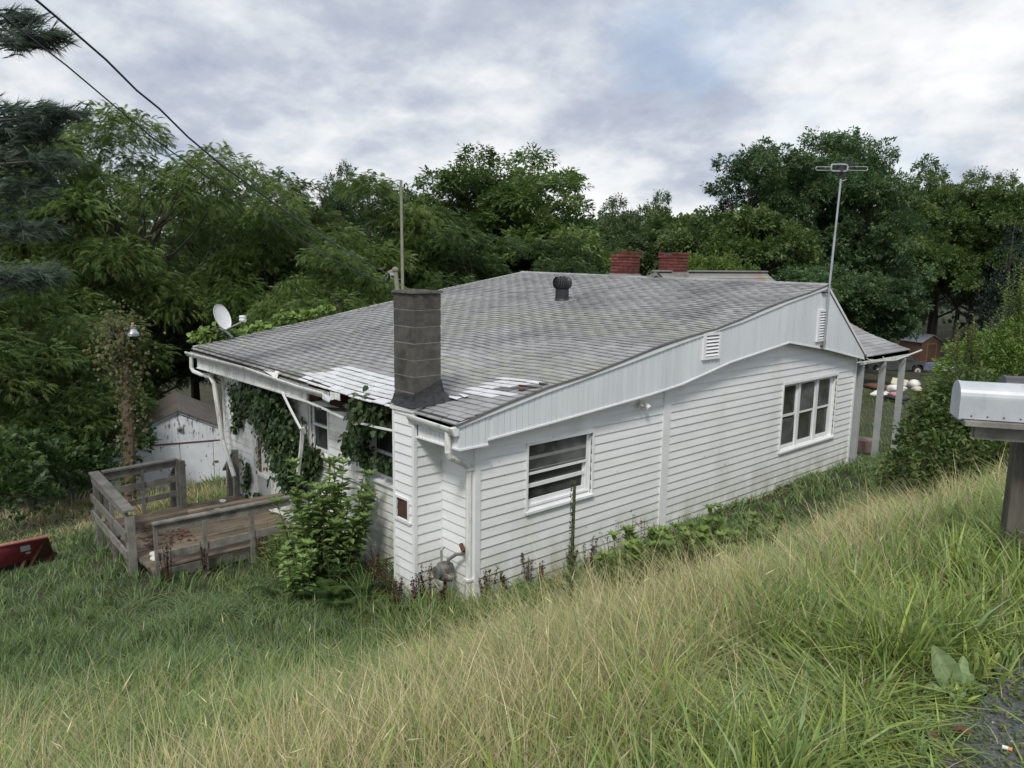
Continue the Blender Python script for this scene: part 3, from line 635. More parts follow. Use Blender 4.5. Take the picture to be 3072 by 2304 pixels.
MB().box((-.65, FY, 2.103), (PXo-.02, -.02, 2.112)).build('soffit', MT['trim'], HOUSE)
MB().box((-8.2, FY, 2.11), (-3.6, -.02, 2.12)).build('soffit', T2, HOUSE)
MB().bar((-8.30, FY+.0, 2.445), (-3.6, FY, 2.41), .02, .05).build('eave_board', MT['rotten'], HOUSE)
# rotten area: rafter tails, header, torn pieces
for x in np.arange(-3.5, -1.15, .3):
    MB().bar((x, FY+.03, 2.33), (x, .6, 2.45), .045, .12).build('rafter_tail', MT['rotten'], HOUSE)
MB().box((-3.56, -.02, 2.03), (-1.14, .04, 2.13)).build('wall_plate', MT['rotten'], HOUSE)
MB().bar((-3.5, -.1, 2.28), (-1.2, -.06, 2.26), .03, .10).build('rotten_or_shade_board', MT['rotten'], HOUSE)
MB().bar((-3.52, FY+.03, 2.2), (-3.5, .0, 2.2), .03, .16).build('rotten_or_shade_board', MT['rotten'], HOUSE)
MB().bar((-3.1, FY-.06, 2.10), (-2.2, -.04, 2.12), .10, .03).build('rotten_or_shade_board', MT['roof_deck'], HOUSE)
MB().bar((-2.3, -.3, 2.22), (-2.22, -.1, 2.08), .05, .12).build('rotten_or_shade_board', MT['rotten'], HOUSE)
MB().box((-3.56, .045, 2.03), (-1.14, .06, 2.5)).build('rotten_or_shade_board', MT['dark'], HOUSE)  # near-black sheet behind the rafters, the open cavity's shade put into its colour
def gutter(name, p, q, mat, parent, wd=.11, dp=.085, th=.004, seg=1, twist=None):
    """open K-style gutter between two points, its front towards -Y"""
    prof = [(0, .0), (0, -dp), (-wd*.62, -dp), (-wd*.75, -dp*.72), (-wd*.92, -dp*.45), (-wd, -dp*.18), (-wd, .0), (-wd+.014, .004)]
    pts = [np.array(a, float) for a in ([p]+list(twist or [])+[q])]; m = MB(); n = len(prof); vs = []
    for P_ in pts:
        for (y, z) in prof: vs.append((P_[0], P_[1]+y, P_[2]+z))
        for (y, z) in prof[::-1]: vs.append((P_[0], P_[1]+y+(th if y < -.01 else -th*.0-.0), P_[2]+z+(th if z < -.01 else 0)))
    nn_ = 2*n; fs = []
    for i in range(len(pts)-1):
        for k in range(nn_): fs.append((i*nn_+k, i*nn_+(k+1) % nn_, (i+1)*nn_+(k+1) % nn_, (i+1)*nn_+k))
    m.add(vs, fs)
    return m.build(name, mat, parent)
g1 = gutter('gutter', (-8.55, FY-.005, 2.405), (-2.75, FY-.06, 2.385), T2, HOUSE, twist=[(-5.6, FY-.01, 2.425), (-3.6, FY-.03, 2.37)])
MB().prism([(-2.75, FY-.05, 2.30), (-2.6, FY-.06, 2.30), (-2.48, FY-.10, 2.33), (-2.55, FY-.17, 2.30), (-2.75, FY-.17, 2.30)], (0, 0, .006)).build('torn_end', MT['dirty_trim'], g1)
MB().prism([(-2.75, FY-.17, 2.295), (-2.55, FY-.175, 2.28), (-2.50, FY-.16, 2.35), (-2.75, FY-.175, 2.385)], (0, .006, 0)).build('torn_end', MT['trim'], g1)
MB().prism([(-2.75, FY-.05, 2.30), (-2.46, FY-.055, 2.30), (-2.47, FY-.05, 2.40), (-2.75, FY-.05, 2.39)], (0, .005, 0)).build('torn_end', T2, g1)
g2 = gutter('gutter', (-.72, FY-.005, 2.395), (.15, FY-.005, 2.375), T2, HOUSE, wd=.115, dp=.10)
MB().prism([(.15, FY, 2.38), (.15, FY, 2.28), (.15, FY-.07, 2.28), (.15, FY-.115, 2.36), (.15, FY-.115, 2.38)], (.01, 0, 0)).build('end_cap', MT['trim'], g2)
MB().prism([(.20, FY-.01, 2.37), (.20, FY-.01, 2.275), (.20, FY-.07, 2.275), (.20, FY-.115, 2.37)], (-.04, 0, 0)).build('end_cap', MT['trim'], g2)
# loose bent pieces
MB().prism([(-5.1, FY-.02, 2.43), (-4.55, FY-.12, 2.42), (-4.42, FY-.09, 2.36), (-4.45, FY-.03, 2.47), (-4.7, FY, 2.47)], (0, .01, .006)).build('bent_flashing', MT['white'], HOUSE)
def sag(name, px, ax, v, r, mat, n=6, label=None, flat=None):
    pts = [onplane(x, y, ax, v) for x, y in px]
    m = MB()
    for a, b in zip(pts, pts[1:]): m.bar(a, b+(b-a)*.01, r*1.4, r)
    return m.build(name, mat, HOUSE, label=label)
sag('hanging_trim', [(861, 1187), (922, 1205), (981, 1230), (1026, 1252), (1083, 1270), (1123, 1280), (1176, 1291)], 1, -.44, .022, MT['trim'], label='long strip of white trim hanging in a curve below the open eave')
sag('hanging_trim', [(846, 1176), (872, 1229), (902, 1286)], 1, -.46, .022, MT['trim'])
sag('hanging_trim', [(908, 1282), (903, 1350), (897, 1392), (894, 1425)], 1, -.40, .035, MT['dirty_trim'])
MB().prism([tuple(onplane(x, y, 1, -.05)) for x, y in ((896, 1285), (914, 1290), (917, 1322), (906, 1330), (898, 1324))], (0, .01, 0)).build('hanging_panel', MT['trim'], HOUSE)
# downspouts
def spout(pts, w, mat, parent=HOUSE, label=None):
    o = MB(); o.tube(pts, w, 8); r = o.build('downspout', mat, parent, label=label); return r
ds = spout([(.05, FY-.055, 2.30), (.05, FY-.055, 2.06), (.045, FY-.03, 2.0), (.0, -.17, 1.87), (-.03, -.075, 1.80), (-.035, -.06, 1.74), (-.035, -.06, .9), (-.035, -.06, .1)], [.04]*8, T2, label='downspout with two elbows at the near corner')
for z in (1.76, .34): MB().box((-.082, -.11, z), (.012, -.012, z+.03)).build('strap', MT['trim'], ds)
for k in range(5): MB().tube([(.05-.004*k, FY-.055+.01*k, 2.07-.018*k), (.05-.004*k, FY-.053+.01*k, 2.062-.018*k)], .044, 8).build('crimp', T2, ds)
ds2 = spout([(-8.33, FY-.06, 2.31), (-8.35, FY-.06, 2.1), (-8.30, FY-.04, 2.03), (-8.1, FY+.05, 1.98), (-7.9, -.2, 1.98)], .04, T2, label='broken stub of downspout under the far gutter end')
q0, q1, q2, q3, q4 = [onplane(x, y, 1, -.28) for x, y in ((618, 1128), (632, 1130), (642, 1150), (668, 1322), (703, 1430))]
spout([q0, q1, q2, q3, q4], .045, T2, label='long downspout pulled loose and leaning at the far corner')
# --- chimney box
XA, XB, YB = -1.115, -.656, -.432
cb = MB().box((XA+.012, YB+.012, -.5), (XB-.012, -.003, 2.43)).build('chimney_box', MT['trim'], HOUSE)
HO = (-1.04, -.79, .995, 1.255)
side(cb, ('y', YB+.01), XA+.035, XB-.035, -.35, 2.42, [HO], MT['siding'], -1, off=.02)
side(cb, ('x', XB-.01), YB+.03, -.012, -.35, 2.10, [], MT['siding'], 1, off=.02)
side(cb, ('x', XA+.01), YB+.03, -.012, -.35, 2.30, [], MT['siding'], -1, off=.02)
for a, b in (((XA-.012, YB-.012, -.4), (XA+.035, YB+.02, 2.44)), ((XB-.04, YB-.012, -.4), (XB+.012, YB+.035, 2.42)), ((XB-.01, -.03, -.4), (XB+.018, -.0, 2.1))): MB().box(a, b).build('corner_board', MT['trim'], cb)
MB().box((HO[0], YB-.0, HO[2]), (HO[1], YB+.011, HO[3])).build('cleanout_hole', MT['rotten'], cb)
for a, b in (((HO[0]-.035, YB-.022, HO[2]-.04), (HO[0], YB+.0, HO[3]+.03)), ((HO[1], YB-.022, HO[2]-.03), (HO[1]+.03, YB, HO[3]+.02)), ((HO[0], YB-.022, HO[3]), (HO[1], YB, HO[3]+.03)), ((HO[0]-.03, YB-.026, HO[2]-.045), (HO[1]+.06, YB, HO[2]-.012))): MB().box(a, b).build('cleanout_frame', MT['trim'], cb)
MB().hexa([(XA-.03, YB-.03, 2.40), (XB+.02, YB-.03, 2.42), (XB+.02, -.03, 2.5), (XA-.03, -.03, 2.47), (XA-.03, YB-.03, 2.45), (XB+.02, YB-.03, 2.455), (XB+.0, -.05, 2.53), (XA, -.05, 2.52)]).build('cap_flashing', MT['white'], cb)
# --- block chimney
bc = MB().box((-1.085, -.425, 2.44), (-.665, -.027, 3.82)).build('block_chimney', MT['mortar'], HOUSE)
z = 2.455; k = 0
while z < 3.80:
    j = [random.uniform(-.002, .002) for _ in range(4)]
    x0, x1, y0, y1 = -1.09+j[0], -.66+j[1], -.43+j[2], -.022+j[3]; xm = (-1.005 if k % 2 else -.73)
    h = .187
    for (a, b, c, d) in ((x0, x1, y0, y1),):
        bm = MB(); v = [(a, c, z), (b, c, z), (b, d, z), (a, d, z), (a, c, z+h), (b, c, z+h), (b, d, z+h), (a, d, z+h)]
        bm.hexa(v).build('concrete_block', MT['block'], bc)
    z += .2035; k += 1
topm = MB(); n = 9
for i in range(n):
    for j in range(n):
        x = -1.08+.41*i/(n-1); y = -.42+.39*j/(n-1)
        if 1 < i < n-2 and 1 < j < n-2: continue
        s = .02+random.random()*.02; topm.hexa([(x-s, y-s, z-.012), (x+s, y-s, z-.012), (x+s, y+s, z-.012), (x-s, y+s, z-.012), (x-s*.6, y-s*.6, z+.014+random.random()*.012), (x+s*.6, y-s*.6, z+.014), (x+s*.6, y+s*.6, z+.012+random.random()*.014), (x-s*.6, y+s*.6, z+.014)])
o = topm.build('crumbled_mortar_cap', MT['block'], bc); o['kind'] = 'stuff'
def skirt():
    m = MB(); base = [(-1.12, -.475), (-.9, -.478), (-.62, -.485), (-.56, -.2), (-.52, .05), (-.62, .12), (-.85, .07), (-1.13, .06), (-1.15, -.2)]
    top = [(-1.095, -.436, 2.60), (-.88, -.438, 2.63), (-.655, -.436, 2.64), (-.652, -.2, 2.72), (-.652, -.015, 2.79), (-.70, -.012, 2.76), (-.88, -.012, 2.74), (-1.095, -.012, 2.7), (-1.097, -.2, 2.64)]
    n = len(base); vs = [(x, y, roofz(x, max(y, -.4))+.012 if y > -.45 else 2.475) for x, y in base]; mid = []
    for (x, y), t in zip(base, top):
        mid.append(((x*.25+t[0]*.75), (y*.25+t[1]*.75), (max(roofz(x, max(y, -.4)), 2.47)*.5+t[2]*.5)+random.uniform(-.01, .02)))
    m.add(vs+mid+top, [(i, (i+1) % n, n+(i+1) % n, n+i) for i in range(n)]+[(n+i, n+(i+1) % n, 2*n+(i+1) % n, 2*n+i) for i in range(n)])
    m.build('tar_flashing', MT['tar'], bc)
skirt()
# --- brick chimneys
def brick_chimney(x0, x1, y0, y1, zb, zt, parent, lab):
    bcx = MB().box((x0+.012, y0+.012, zb), (x1-.012, y1-.012, zt-.05)).build('brick_chimney', MT['joint'], parent, label=lab)
    z = zb; k = 0; bh = .052
    while z < zt-.02:
        grow = .016 if z > zt-.16 else 0
        X0, X1, Y0, Y1 = x0-grow, x1+grow, y0-grow, y1+grow
        def run(a, b, off):
            n = 2 if (b-a) < .62 else 3; e = [a+(b-a)*i/n for i in range(n+1)]
            if off: e = [a]+[a+(b-a)*(i+.5)/n for i in range(n)]+[b]
            return zip(e, e[1:])
        top = z > zt-.09
        for (a, b) in run(X0, X1, k % 2):
            if top and random.random() < .3: continue
            p = random.uniform(-.004, .005); MB().box((a+.004, Y0-p, z), (b-.004, Y0+.09, z+bh)).build('brick', MT['brick'], bcx)
        for (a, b) in run(Y0+.095, Y1, (k+1) % 2):
            if top and random.random() < .3: continue
            p = random.uniform(-.004, .005); MB().box((X1-.09, a+.004, z), (X1+p, b-.004, z+bh)).build('brick', MT['brick'], bcx)
        z += bh+.018; k += 1
    MB().hexa([(x0-.05, y0-.05, zb-.15), (x1+.05, y0-.05, zb-.15), (x1+.05, y1+.05, zb-.15), (x0-.05, y1+.05, zb-.15), (x0-.02, y0-.02, zb+.09), (x1+.02, y0-.02, zb+.09), (x1+.02, y1+.02, zb+.09), (x0-.02, y1+.02, zb+.09)]).build('mortar_base', MT['concrete'], bcx)
    return bcx
brick_chimney(-5.14, -4.66, 8.36, 8.86, 3.94, 4.53, HOUSE, 'brick chimney on a mortar base at the ridge, nearer the turbine vent')
brick_chimney(-4.06, -3.58, 8.80, 9.27, 4.0, 4.58, HOUSE, 'brick chimney behind the ridge with a leafy weed at its foot')
# --- turbine vent
tvx, tvy = onplane(1686, 889, 2, 3.58)[:2]
tz = roofz(tvx, tvy)
tv = MB().lathe([(.18, 0), (.16, .03), (.14, .06), (.14, .25)], (tvx, tvy, tz-.01), 20).build('turbine_vent', MT['black'], HOUSE, smooth=False)
MB().lathe([(.12, .0), (.15, .04), (.165, .10), (.155, .17), (.12, .22), (.05, .245), (.01, .25)], (tvx, tvy, tz+.24), 20).build('turbine_core', MT['plastic_black'], tv)
for k in range(22):
    a = 2*math.pi*k/22; m = MB(); pr = []
    for i in range(7):
        t = i/6; ph = -1.25+2.5*t; r = .115+.085*math.cos(ph); zz_ = tz+.37+.13*math.sin(ph); aa = a+.25*t
        pr.append((tvx+r*math.cos(aa), tvy+r*math.sin(aa), zz_)); pr.append((tvx+(r-.03)*math.cos(aa-.12), tvy+(r-.03)*math.sin(aa-.12), zz_))
    m.add(pr, [(2*i, 2*i+1, 2*i+3, 2*i+2) for i in range(6)]); m.build('fin', MT['black'], tv)
MB().lathe([(.07, 0), (.06, .02), (.0, .03)], (tvx, tvy, tz+.49), 12).build('top_cap', MT['black'], tv)
MB().box((tvx-.28, tvy-.28, 0), (tvx+.28, tvy+.28, .004)); 
MB().hexa([(tvx-.25, tvy-.25, roofz(tvx-.25, tvy-.25)+.014), (tvx+.25, tvy-.25, roofz(tvx+.25, tvy-.25)+.014), (tvx+.25, tvy+.25, roofz(tvx+.25, tvy+.25)+.014), (tvx-.25, tvy+.25, roofz(tvx-.25, tvy+.25)+.014), (tvx-.25, tvy-.25, roofz(tvx-.25, tvy-.25)+.018), (tvx+.25, tvy-.25, roofz(tvx+.25, tvy-.25)+.018), (tvx+.25, tvy+.25, roofz(tvx+.25, tvy+.25)+.018), (tvx-.25, tvy+.25, roofz(tvx-.25, tvy+.25)+.018)]).build('base_flashing', MT['shingle'], tv)
# --- rear wing: roof with courses, posts, loose trim
RW = [(-3.75, 4.11), (-3.31, 3.78), (-.88, 2.685), (.09, 2.385)]
rw = MB()
for (a, b, c, e_) in ((RW[0], RW[1], 8.3, 9.0), (RW[1], RW[2], 9.0, 10.38), (RW[2], RW[3], 10.42, 10.43)): rw.hexa([(a[0], c, a[1]-.10), (b[0], e_, b[1]-.10), (b[0], 13.0, b[1]-.10), (a[0], 13.0, a[1]-.10), (a[0], c, a[1]-.015), (b[0], e_, b[1]-.015), (b[0], 13.0, b[1]-.015), (a[0], 13.0, a[1]-.015)])
rw.hexa([(-8.0, 9, 2.4), (-3.75, 8.3, 4.0), (-3.75, 13, 4.0), (-8.0, 13, 2.4), (-8.0, 9, 2.5), (-3.75, 8.3, 4.1), (-3.75, 13, 4.1), (-8.0, 13, 2.5)])
rwo = rw.build('rear_wing_roof', MT['farroof'], HOUSE)
cum = 0
for (a, b) in zip(RW, RW[1:]):
    L_ = math.hypot(b[0]-a[0], b[1]-a[1]); n = max(2, round(L_/.15))
    for i in range(n):
        t0, t1 = i/n, (i+1)/n; xa, za = a[0]+(b[0]-a[0])*t0, a[1]+(b[1]-a[1])*t0; xb, zb = a[0]+(b[0]-a[0])*t1, a[1]+(b[1]-a[1])*t1
        ye = 13.03; ys0 = 8.35 if xa < -3.2 else (9.2 if xa < -2 else 10.0); far = xa < -.95
        segs = [(ys0, ye)] if far else [(max(10.42, 10.3+(cum % 2)*.15+.3*j-.15), min(10.3+(cum % 2)*.15+.3*(j+1)-.155, ye)) for j in range(10) if 10.3+(cum % 2)*.15+.3*j-.15 < ye-.03]
        for (p, q) in segs:
            MB().hexa([(xa-.01, p, za-.012), (xb+.01, p, zb-.012), (xb+.01, q, zb-.012), (xa-.01, q, za-.012), (xa-.01, p, za), (xb+.01, p, zb+.006), (xb+.01, q, zb+.006), (xa-.01, q, za)]).build('porch_shingle' if not far else 'shingle_course', MT['shingle'] if not far else MT['farroof'], rwo)
        cum += 1
MB().box((-3.85, 8.3, 4.10), (-3.65, 13.03, 4.135)).build('ridge_cap', MT['farroof'], rwo)
MB().box((-7.9, 10.4, -1.5), (-.95, 12.95, 2.5)).build('rear_wing_wall', MT['siding'], HOUSE)
MB().prism([(-7.9, 12.9, 2.5), (-.95, 12.9, 2.5), (-3.75, 12.9, 4.0)], (0, .05, 0)).build('rear_wing_gable', MT['siding'], HOUSE)
MB().box((.05, 10.42, 2.22), (.09, 13.0, 2.37)).build('porch_beam', T2, HOUSE)
for (x, y) in ((.02, 10.62), (.02, 11.75), (.02, 12.85)):
    MB().box((x-.055, y-.055, H(x, y)-.1), (x+.055, y+.055, 2.3)).build('porch_post', MT['concrete'] if 0 else MT['door'], HOUSE)
pts = [onplane(x, y, 0, .16) for x, y in ((2572, 1087), (2625, 1082), (2675, 1081), (2690, 1079), (2765, 1050))]
m = MB()
for a, b in zip(pts, pts[1:]): m.bar(a, b, .025, .025)
for a, b in (((2600, 1075), (2622, 1085)), ((2612, 1078), (2634, 1082)), ((2648, 1070), (2660, 1081))): m.bar(onplane(*a, 0, .12), onplane(*b, 0, .16), .012, .012)
m.build('loose_gutter_frame', MT['white'], HOUSE, label='bent white gutter frame hanging from the porch eave')
# ------------------------------------------------------------------ things on the house
AN = empty('tv_antenna', (.22, 8.42, 2.72), 'television antenna on a tall leaning steel pole at the gable peak', 'antenna')
p0 = onplane(2472, 1043, 0, .235); p1 = onplane(2487, 870, 0, .235); p2 = onplane(2523, 535, 0, .24)
MB().tube([p0, p1], .024, 10).build('lower_pole', MT['steel'], AN); MB().tube([p1-(p2-p1)*.02, (p1+p2)/2], .021, 10).build('pole', MT['steel'], AN); MB().tube([(p1+p2)/2, p2], .018, 10).build('pole', MT['steel'], AN)
for p, c in ((onplane(2476, 877, 0, .21), 'black'), (onplane(2470, 1037, 0, .21), 'rust')): MB().bar(p-np.array([0, .10, 0]), p+np.array([0, .06, 0]), .03, .03).build('bracket', MT[c], AN)
hd = p2+np.array([0, 0, .02])
MB().tube([hd-(0, 0, .02), hd+(0, 0, .10)], [.04, .055], 10).build('rotor_box', MT['plastic_black'], AN)
MB().hexa([hd+np.array(v) for v in ((-.06, -.10, .10), (.06, -.10, .10), (.06, .22, .10), (-.06, .22, .10), (-.05, -.08, .20), (.05, -.08, .20), (.05, .20, .20), (-.05, .20, .20))]).build('antenna_body', MT['plastic_black'], AN)
R_ = CR*np.array([1, 1, 0]); R_ /= np.linalg.norm(R_)
def loop(c, hw, hh, r, name, mat):
    pts = []
    for k in range(17):
        a = 2*math.pi*k/16; pts.append(c+R_*hw*np.sign(math.cos(a))*abs(math.cos(a))**.35+np.array([0, 0, 1])*hh*np.sign(math.sin(a))*abs(math.sin(a))**.35)
    MB().tube(pts, r, 6).build(name, mat, AN)
loop(hd+np.array([0, 0, .15])-R_*.33, .15, .032, .007, 'dipole_loop', MT['steel']); loop(hd+np.array([0, 0, .16])+R_*.30, .18, .035, .007, 'dipole_loop', MT['steel'])
loop(hd+np.array([0, -.1, .16]), .15, .06, .016, 'front_ring', MT['steel'])
for k in range(9): MB().tube([hd+R_*(-.12+.04*k)+np.array([0, 0, .16]), hd+R_*(-.15+.045*k)+np.array([.05, .05, .28])], .012, 4).build('reflector_rod', MT['plastic_black'], AN)
MB().tube([hd+R_*.08, hd+R_*.10-np.array([0, 0, .04]), hd+R_*.02-np.array([0, 0, .07])], .005, 5).build('cable', MT['white'], AN)
# satellite dish
DI = empty('satellite_dish', (-8.1, .2, 2.5), 'grey satellite dish with side arm at the far roof corner', 'satellite dish')
dc = onplane(668, 950, 0, -8.1); dn = np.array([.80, .35, .35]); dn /= np.linalg.norm(dn)
def dish(c, n, ra, rb, parent):
    ex = np.cross((0, 0, 1), n); ex /= np.linalg.norm(ex); ey = np.cross(n, ex); V = [c-n*.05]; F = []
    for i in range(1, 6):
        for k in range(24):
            a = 2*math.pi*k/24; t = i/5; V.append(c+ex*ra*t*math.cos(a)+ey*rb*t*math.sin(a)-n*.05*(1-t*t))
    m = MB(); fs = [(0, 1+k, 1+(k+1) % 24) for k in range(24)]
    for i in range(4): fs += [(1+i*24+k, 1+(i+1)*24+k, 1+(i+1)*24+(k+1) % 24, 1+i*24+(k+1) % 24) for k in range(24)]
    m.add(V, fs); V2 = [v-n*.012 for v in V]; m.add(V2, [f[::-1] for f in fs]); nb = len(V)
    m.f += [(97+k, 97+(k+1) % 24, nb+97+(k+1) % 24, nb+97+k) for k in range(24)]
    return m.build('reflector', MT['dish'], parent, smooth=True), ex, ey
_, ex, ey = dish(dc, dn, .20, .27, DI)
ft = onplane(697, 1012, 0, -8.1)
MB().tube([ft, ft+np.array([0, -.12, .12]), dc-dn*.1-np.array([0, 0, .2]), dc-dn*.08], .022, 8).build('mast', MT['steel'], DI)
le = onplane(728, 960, 0, -7.75)
MB().tube([dc-ey*.26, le-np.array([0, 0, .03])], .014, 6).build('feed_arm', MT['steel'], DI)
MB().tube([le+np.array([-.05, -.03, .0]), le+np.array([.06, .03, .0])], [.035, .04], 10).build('receiver', MT['dish'], DI)
MB().tube([le+np.array([-.05, -.03, .06]), le+np.array([.06, .03, .06])], [.03, .035], 10).build('receiver', MT['dish'], DI)
for k in range(3):
    a = onplane(655, 985, 0, -8.15); MB().tube([a+np.array([0, .05*k, 0]), a+np.array([0, -.1-.04*k, .06]), a+np.array([0, -.16-.03*k, -.02]), ft], .005, 4).build('cable', MT['wire'], DI)
# service mast and power lines
mp = pix(1192, 870, 12.6); rz = roofz(mp[0], mp[1])
SM = empty('service_mast', (mp[0], mp[1], rz), 'grey electric service mast with weatherhead behind the block chimney', 'service mast')
mt_ = pix(1186, 812, 12.6)
MB().tube([(mp[0], mp[1], rz-.05), mp, mt_], .038, 12).build('pipe', MT['pole'], SM)
MB().lathe([(.04, -.03), (.055, 0), (.058, .02), (.045, .05), (.015, .065)], tuple(mt_), 14).build('weatherhead', MT['pole'], SM, smooth=True)
MB().tube([mt_+(0, 0, .0)-R_*.02, mt_-R_*.10+np.array([0, 0, -.03]), mt_-R_*.16+np.array([0, 0, -.06])], [.035, .03, .015], 8).build('hood', MT['pole'], SM)
for k in range(4):
    MB().tube([mt_-R_*.08, mt_-R_*(.16+.02*k)+np.array([0, 0, -.10-.015*k]), mt_-R_*(.09+.02*k)+np.array([0, 0, -.16-.01*k]), pix(1168, 822, 12.55)], .008, 5).build('drop_wire', MT['wire'], SM)
MB().bar(pix(1178, 822, 12.6)-R_*.05, pix(1185, 822, 12.6), .05, .05).build('clamp', MT['steel'], SM)
def wire(px, A, Bp, r, lab):
    A = np.array(A); Bp = np.array(Bp); n = np.cross(Bp-A, (0, 0, 1)); n /= np.linalg.norm(n); P = []
    for x, y in px:
        d = CF+(x-1536)/FPX*CR-(y-1152)/FPX*CU; t = np.dot(A-CAM, n)/np.dot(d, n); P.append(CAM+t*d)
    ext = P[0]+(P[0]-P[1])*1.2; ext2 = P[0]+(P[0]-P[1])*3.0+np.array([0, 0, .15])
    o = MB(); o.tube([ext2, ext]+P, r, 6); o = o.build('power_line', MT['wire']); tag(o, lab, 'cable'); return P
wire([(109, 0), (199, 76), (318, 179), (411, 272), (477, 325), (564, 411), (663, 494), (796, 590), (882, 653), (962, 706), (1050, 762), (1100, 789), (1168, 822)], pix(109, 0, 5), pix(1168, 822, 12.55), .0085, 'thick twisted overhead cable running to the service mast, upper of the two')
wire([(0, 43), (99, 119), (199, 196), (332, 308), (464, 418), (597, 514), (729, 600), (862, 696), (995, 776), (1087, 822), (1178, 858)], pix(0, 43, 5), pix(1178, 858, 12.5), .006, 'thin overhead cable hanging lower than the twisted one')
# tall thin pole on the roof
wp = pix(1208, 880, 13.2); wt = pix(1203, 541, 13.2)
tag(MB().tube([(wp[0]+.02, wp[1], roofz(wp[0], wp[1])-.02), wp, wt], [.03, .028, .024], 8).build('roof_pole', MT['pole']), 'tall thin greenish pole rising behind the block chimney', 'pole')
# gas meter
GM = empty('gas_meter', (-.32, -.22, .1), 'rusty grey gas meter in the alcove beside the downspout', 'gas meter')
MB().lathe([(.0, 0), (.09, .01), (.115, .05), (.12, .14), (.10, .2), (.05, .22), (.0, .22)], (-.33, -.2, .30), 18).build('meter_body', MT['oldmeter'], GM, smooth=True)
MB().lathe([(.0, 0), (.06, .0), (.07, .04), (.05, .08), (.0, .08)], (-.20, -.22, .34), 14).build('regulator', MT['oldmeter'], GM, smooth=True)
MB().tube([(-.33, -.25, .42), (-.33, -.345, .42)], [.085, .08], 16).build('dial', MT['oldmeter'], GM)
MB().tube([(-.40, -.2, .5), (-.41, -.2, .66), (-.40, -.16, .70)], .018, 8).build('pipe', MT['steel'], GM)
MB().tube([(-.27, -.2, .5), (-.26, -.2, .58), (-.18, -.14, .66), (-.12, -.1, .67), (-.12, -.02, .70)], .022, 8).build('pipe', MT['oldmeter'], GM)
MB().tube([(-.2, -.05, .76), (-.1, -.08, .70)], .03, 8).build('valve', MT['rust'], GM)
MB().tube([(-.33, -.2, -.2), (-.33, -.2, .31)], .02, 8).build('pipe', MT['rust'], GM)
# ------------------------------------------------------------------ the deck
DK = empty('wooden_deck', (-5.8, -1.2, -.4), 'small weathered timber deck with railings at the side door', 'deck')
x0, x1, y0, y1, zf = -7.17, -4.38, -2.50, -.035, -.29
nb = 19; bw = (x1-x0)/nb
for i in range(nb):
    a = x0+i*bw; dz = random.uniform(-.006, .006); e = random.uniform(-.03, .03)
    MB().hexa([(a+.006, y0+e, zf-.035+dz), (a+bw-.006, y0+e, zf-.035+dz), (a+bw-.004, y1, zf-.035), (a+.004, y1, zf-.035), (a+.006, y0+e, zf+dz), (a+bw-.006, y0+e, zf+dz+random.uniform(-.006, .006)), (a+bw-.004, y1, zf), (a+.004, y1, zf)]).build('deck_board', MT['deckwood'], DK)
for y in (-2.4, -1.25, -.12): MB().box((x0+.02, y-.02, zf-.18), (x1-.02, y+.02, zf-.04)).build('joist', MT['wood'], DK)
for x in (x0-.02, x1+.0): MB().box((x-.0, y0, zf-.17), (x+.035, y1, zf-.012)).build('rim_joist', MT['wood'], DK)
def post(x, y, zt, w=.095, zb=None, m='wood'):
    zb = H(x, y)-.1 if zb is None else zb
    return MB().hexa([(x-w/2, y-w/2, zb), (x+w/2, y-w/2, zb), (x+w/2, y+w/2, zb), (x-w/2, y+w/2, zb), (x-w/2+.004, y-w/2, zt), (x+w/2+.004, y-w/2, zt+.006), (x+w/2+.004, y+w/2, zt), (x-w/2+.004, y+w/2, zt-.004)]).build('post', MT[m], DK)
def rail(a, b, w=.035, h=.13, n='rail', m='wood'): return MB().bar(a, b, w, h).build(n, MT[m], DK)
# far railing, x=-7.15
post(-7.12, -1.2, .60); post(-7.02, -1.17, .60); post(-7.13, -.14, .62, .1); post(-7.35, -.18, .30, .09); post(-7.42, -1.22, .28, .09)
post(-7.12, -1.82, .52, .05, zf-.1); post(-7.15, -2.42, .50, .06)
rail((-7.16, -2.45, .48), (-7.14, -1.2, .54), .04, .12); rail((-7.15, -2.45, .585), (-7.13, -1.22, .62), .13, .03, 'handrail'); rail((-7.16, -2.45, .21), (-7.14, -1.2, .25), .03, .11); rail((-7.16, -2.45, -.08), (-7.14, -1.2, -.03), .03, .10)
for y in (-.16, -1.2): rail((-7.08, y, .60), (-7.62, y, .12), .10, .035, 'stair_handrail', 'wood')
for k in range(3): MB().box((-7.52-.28*k, -1.15, zf-.2-.18*k), (-7.22-.28*k, -.2, zf-.16-.18*k)).build('stair_tread', MT['deckwood'], DK)
# outer railing along x, at y=-2.55
post(-5.02, -2.60, .40, .11); post(-5.12, -2.62, .38, .05); post(-6.1, -2.58, .45, .06); post(-7.15, -2.56, .45, .08)
rail((-7.22, -2.56, .585), (-4.95, -2.62, .50), .16, .032, 'handrail'); rail((-7.2, -2.63, .16), (-5.0, -2.67, .10), .03, .13); rail((-7.2, -2.63, -.14), (-5.0, -2.67, -.20), .03, .13); rail((-7.2, -2.60, .48), (-5.0, -2.64, .42), .03, .12)
# near railing, x=-4.3
XN = -4.28
rail((XN, -2.47, .38), (XN+.1, -.45, .40), .035, .13); rail((XN, -2.50, .455), (XN+.1, -.43, .47), .12, .025, 'handrail'); rail((XN-.02, -2.45, -.07), (XN+.08, -.6, -.03), .03, .12)
post(XN, -2.46, .44, .05); post(XN+.03, -1.78, .36, .06); post(XN+.06, -1.06, .36, .06)
rail((XN-.12, -1.95, .49), (XN-.03, -.5, .49), .11, .03, 'loose_board', 'deckwood')
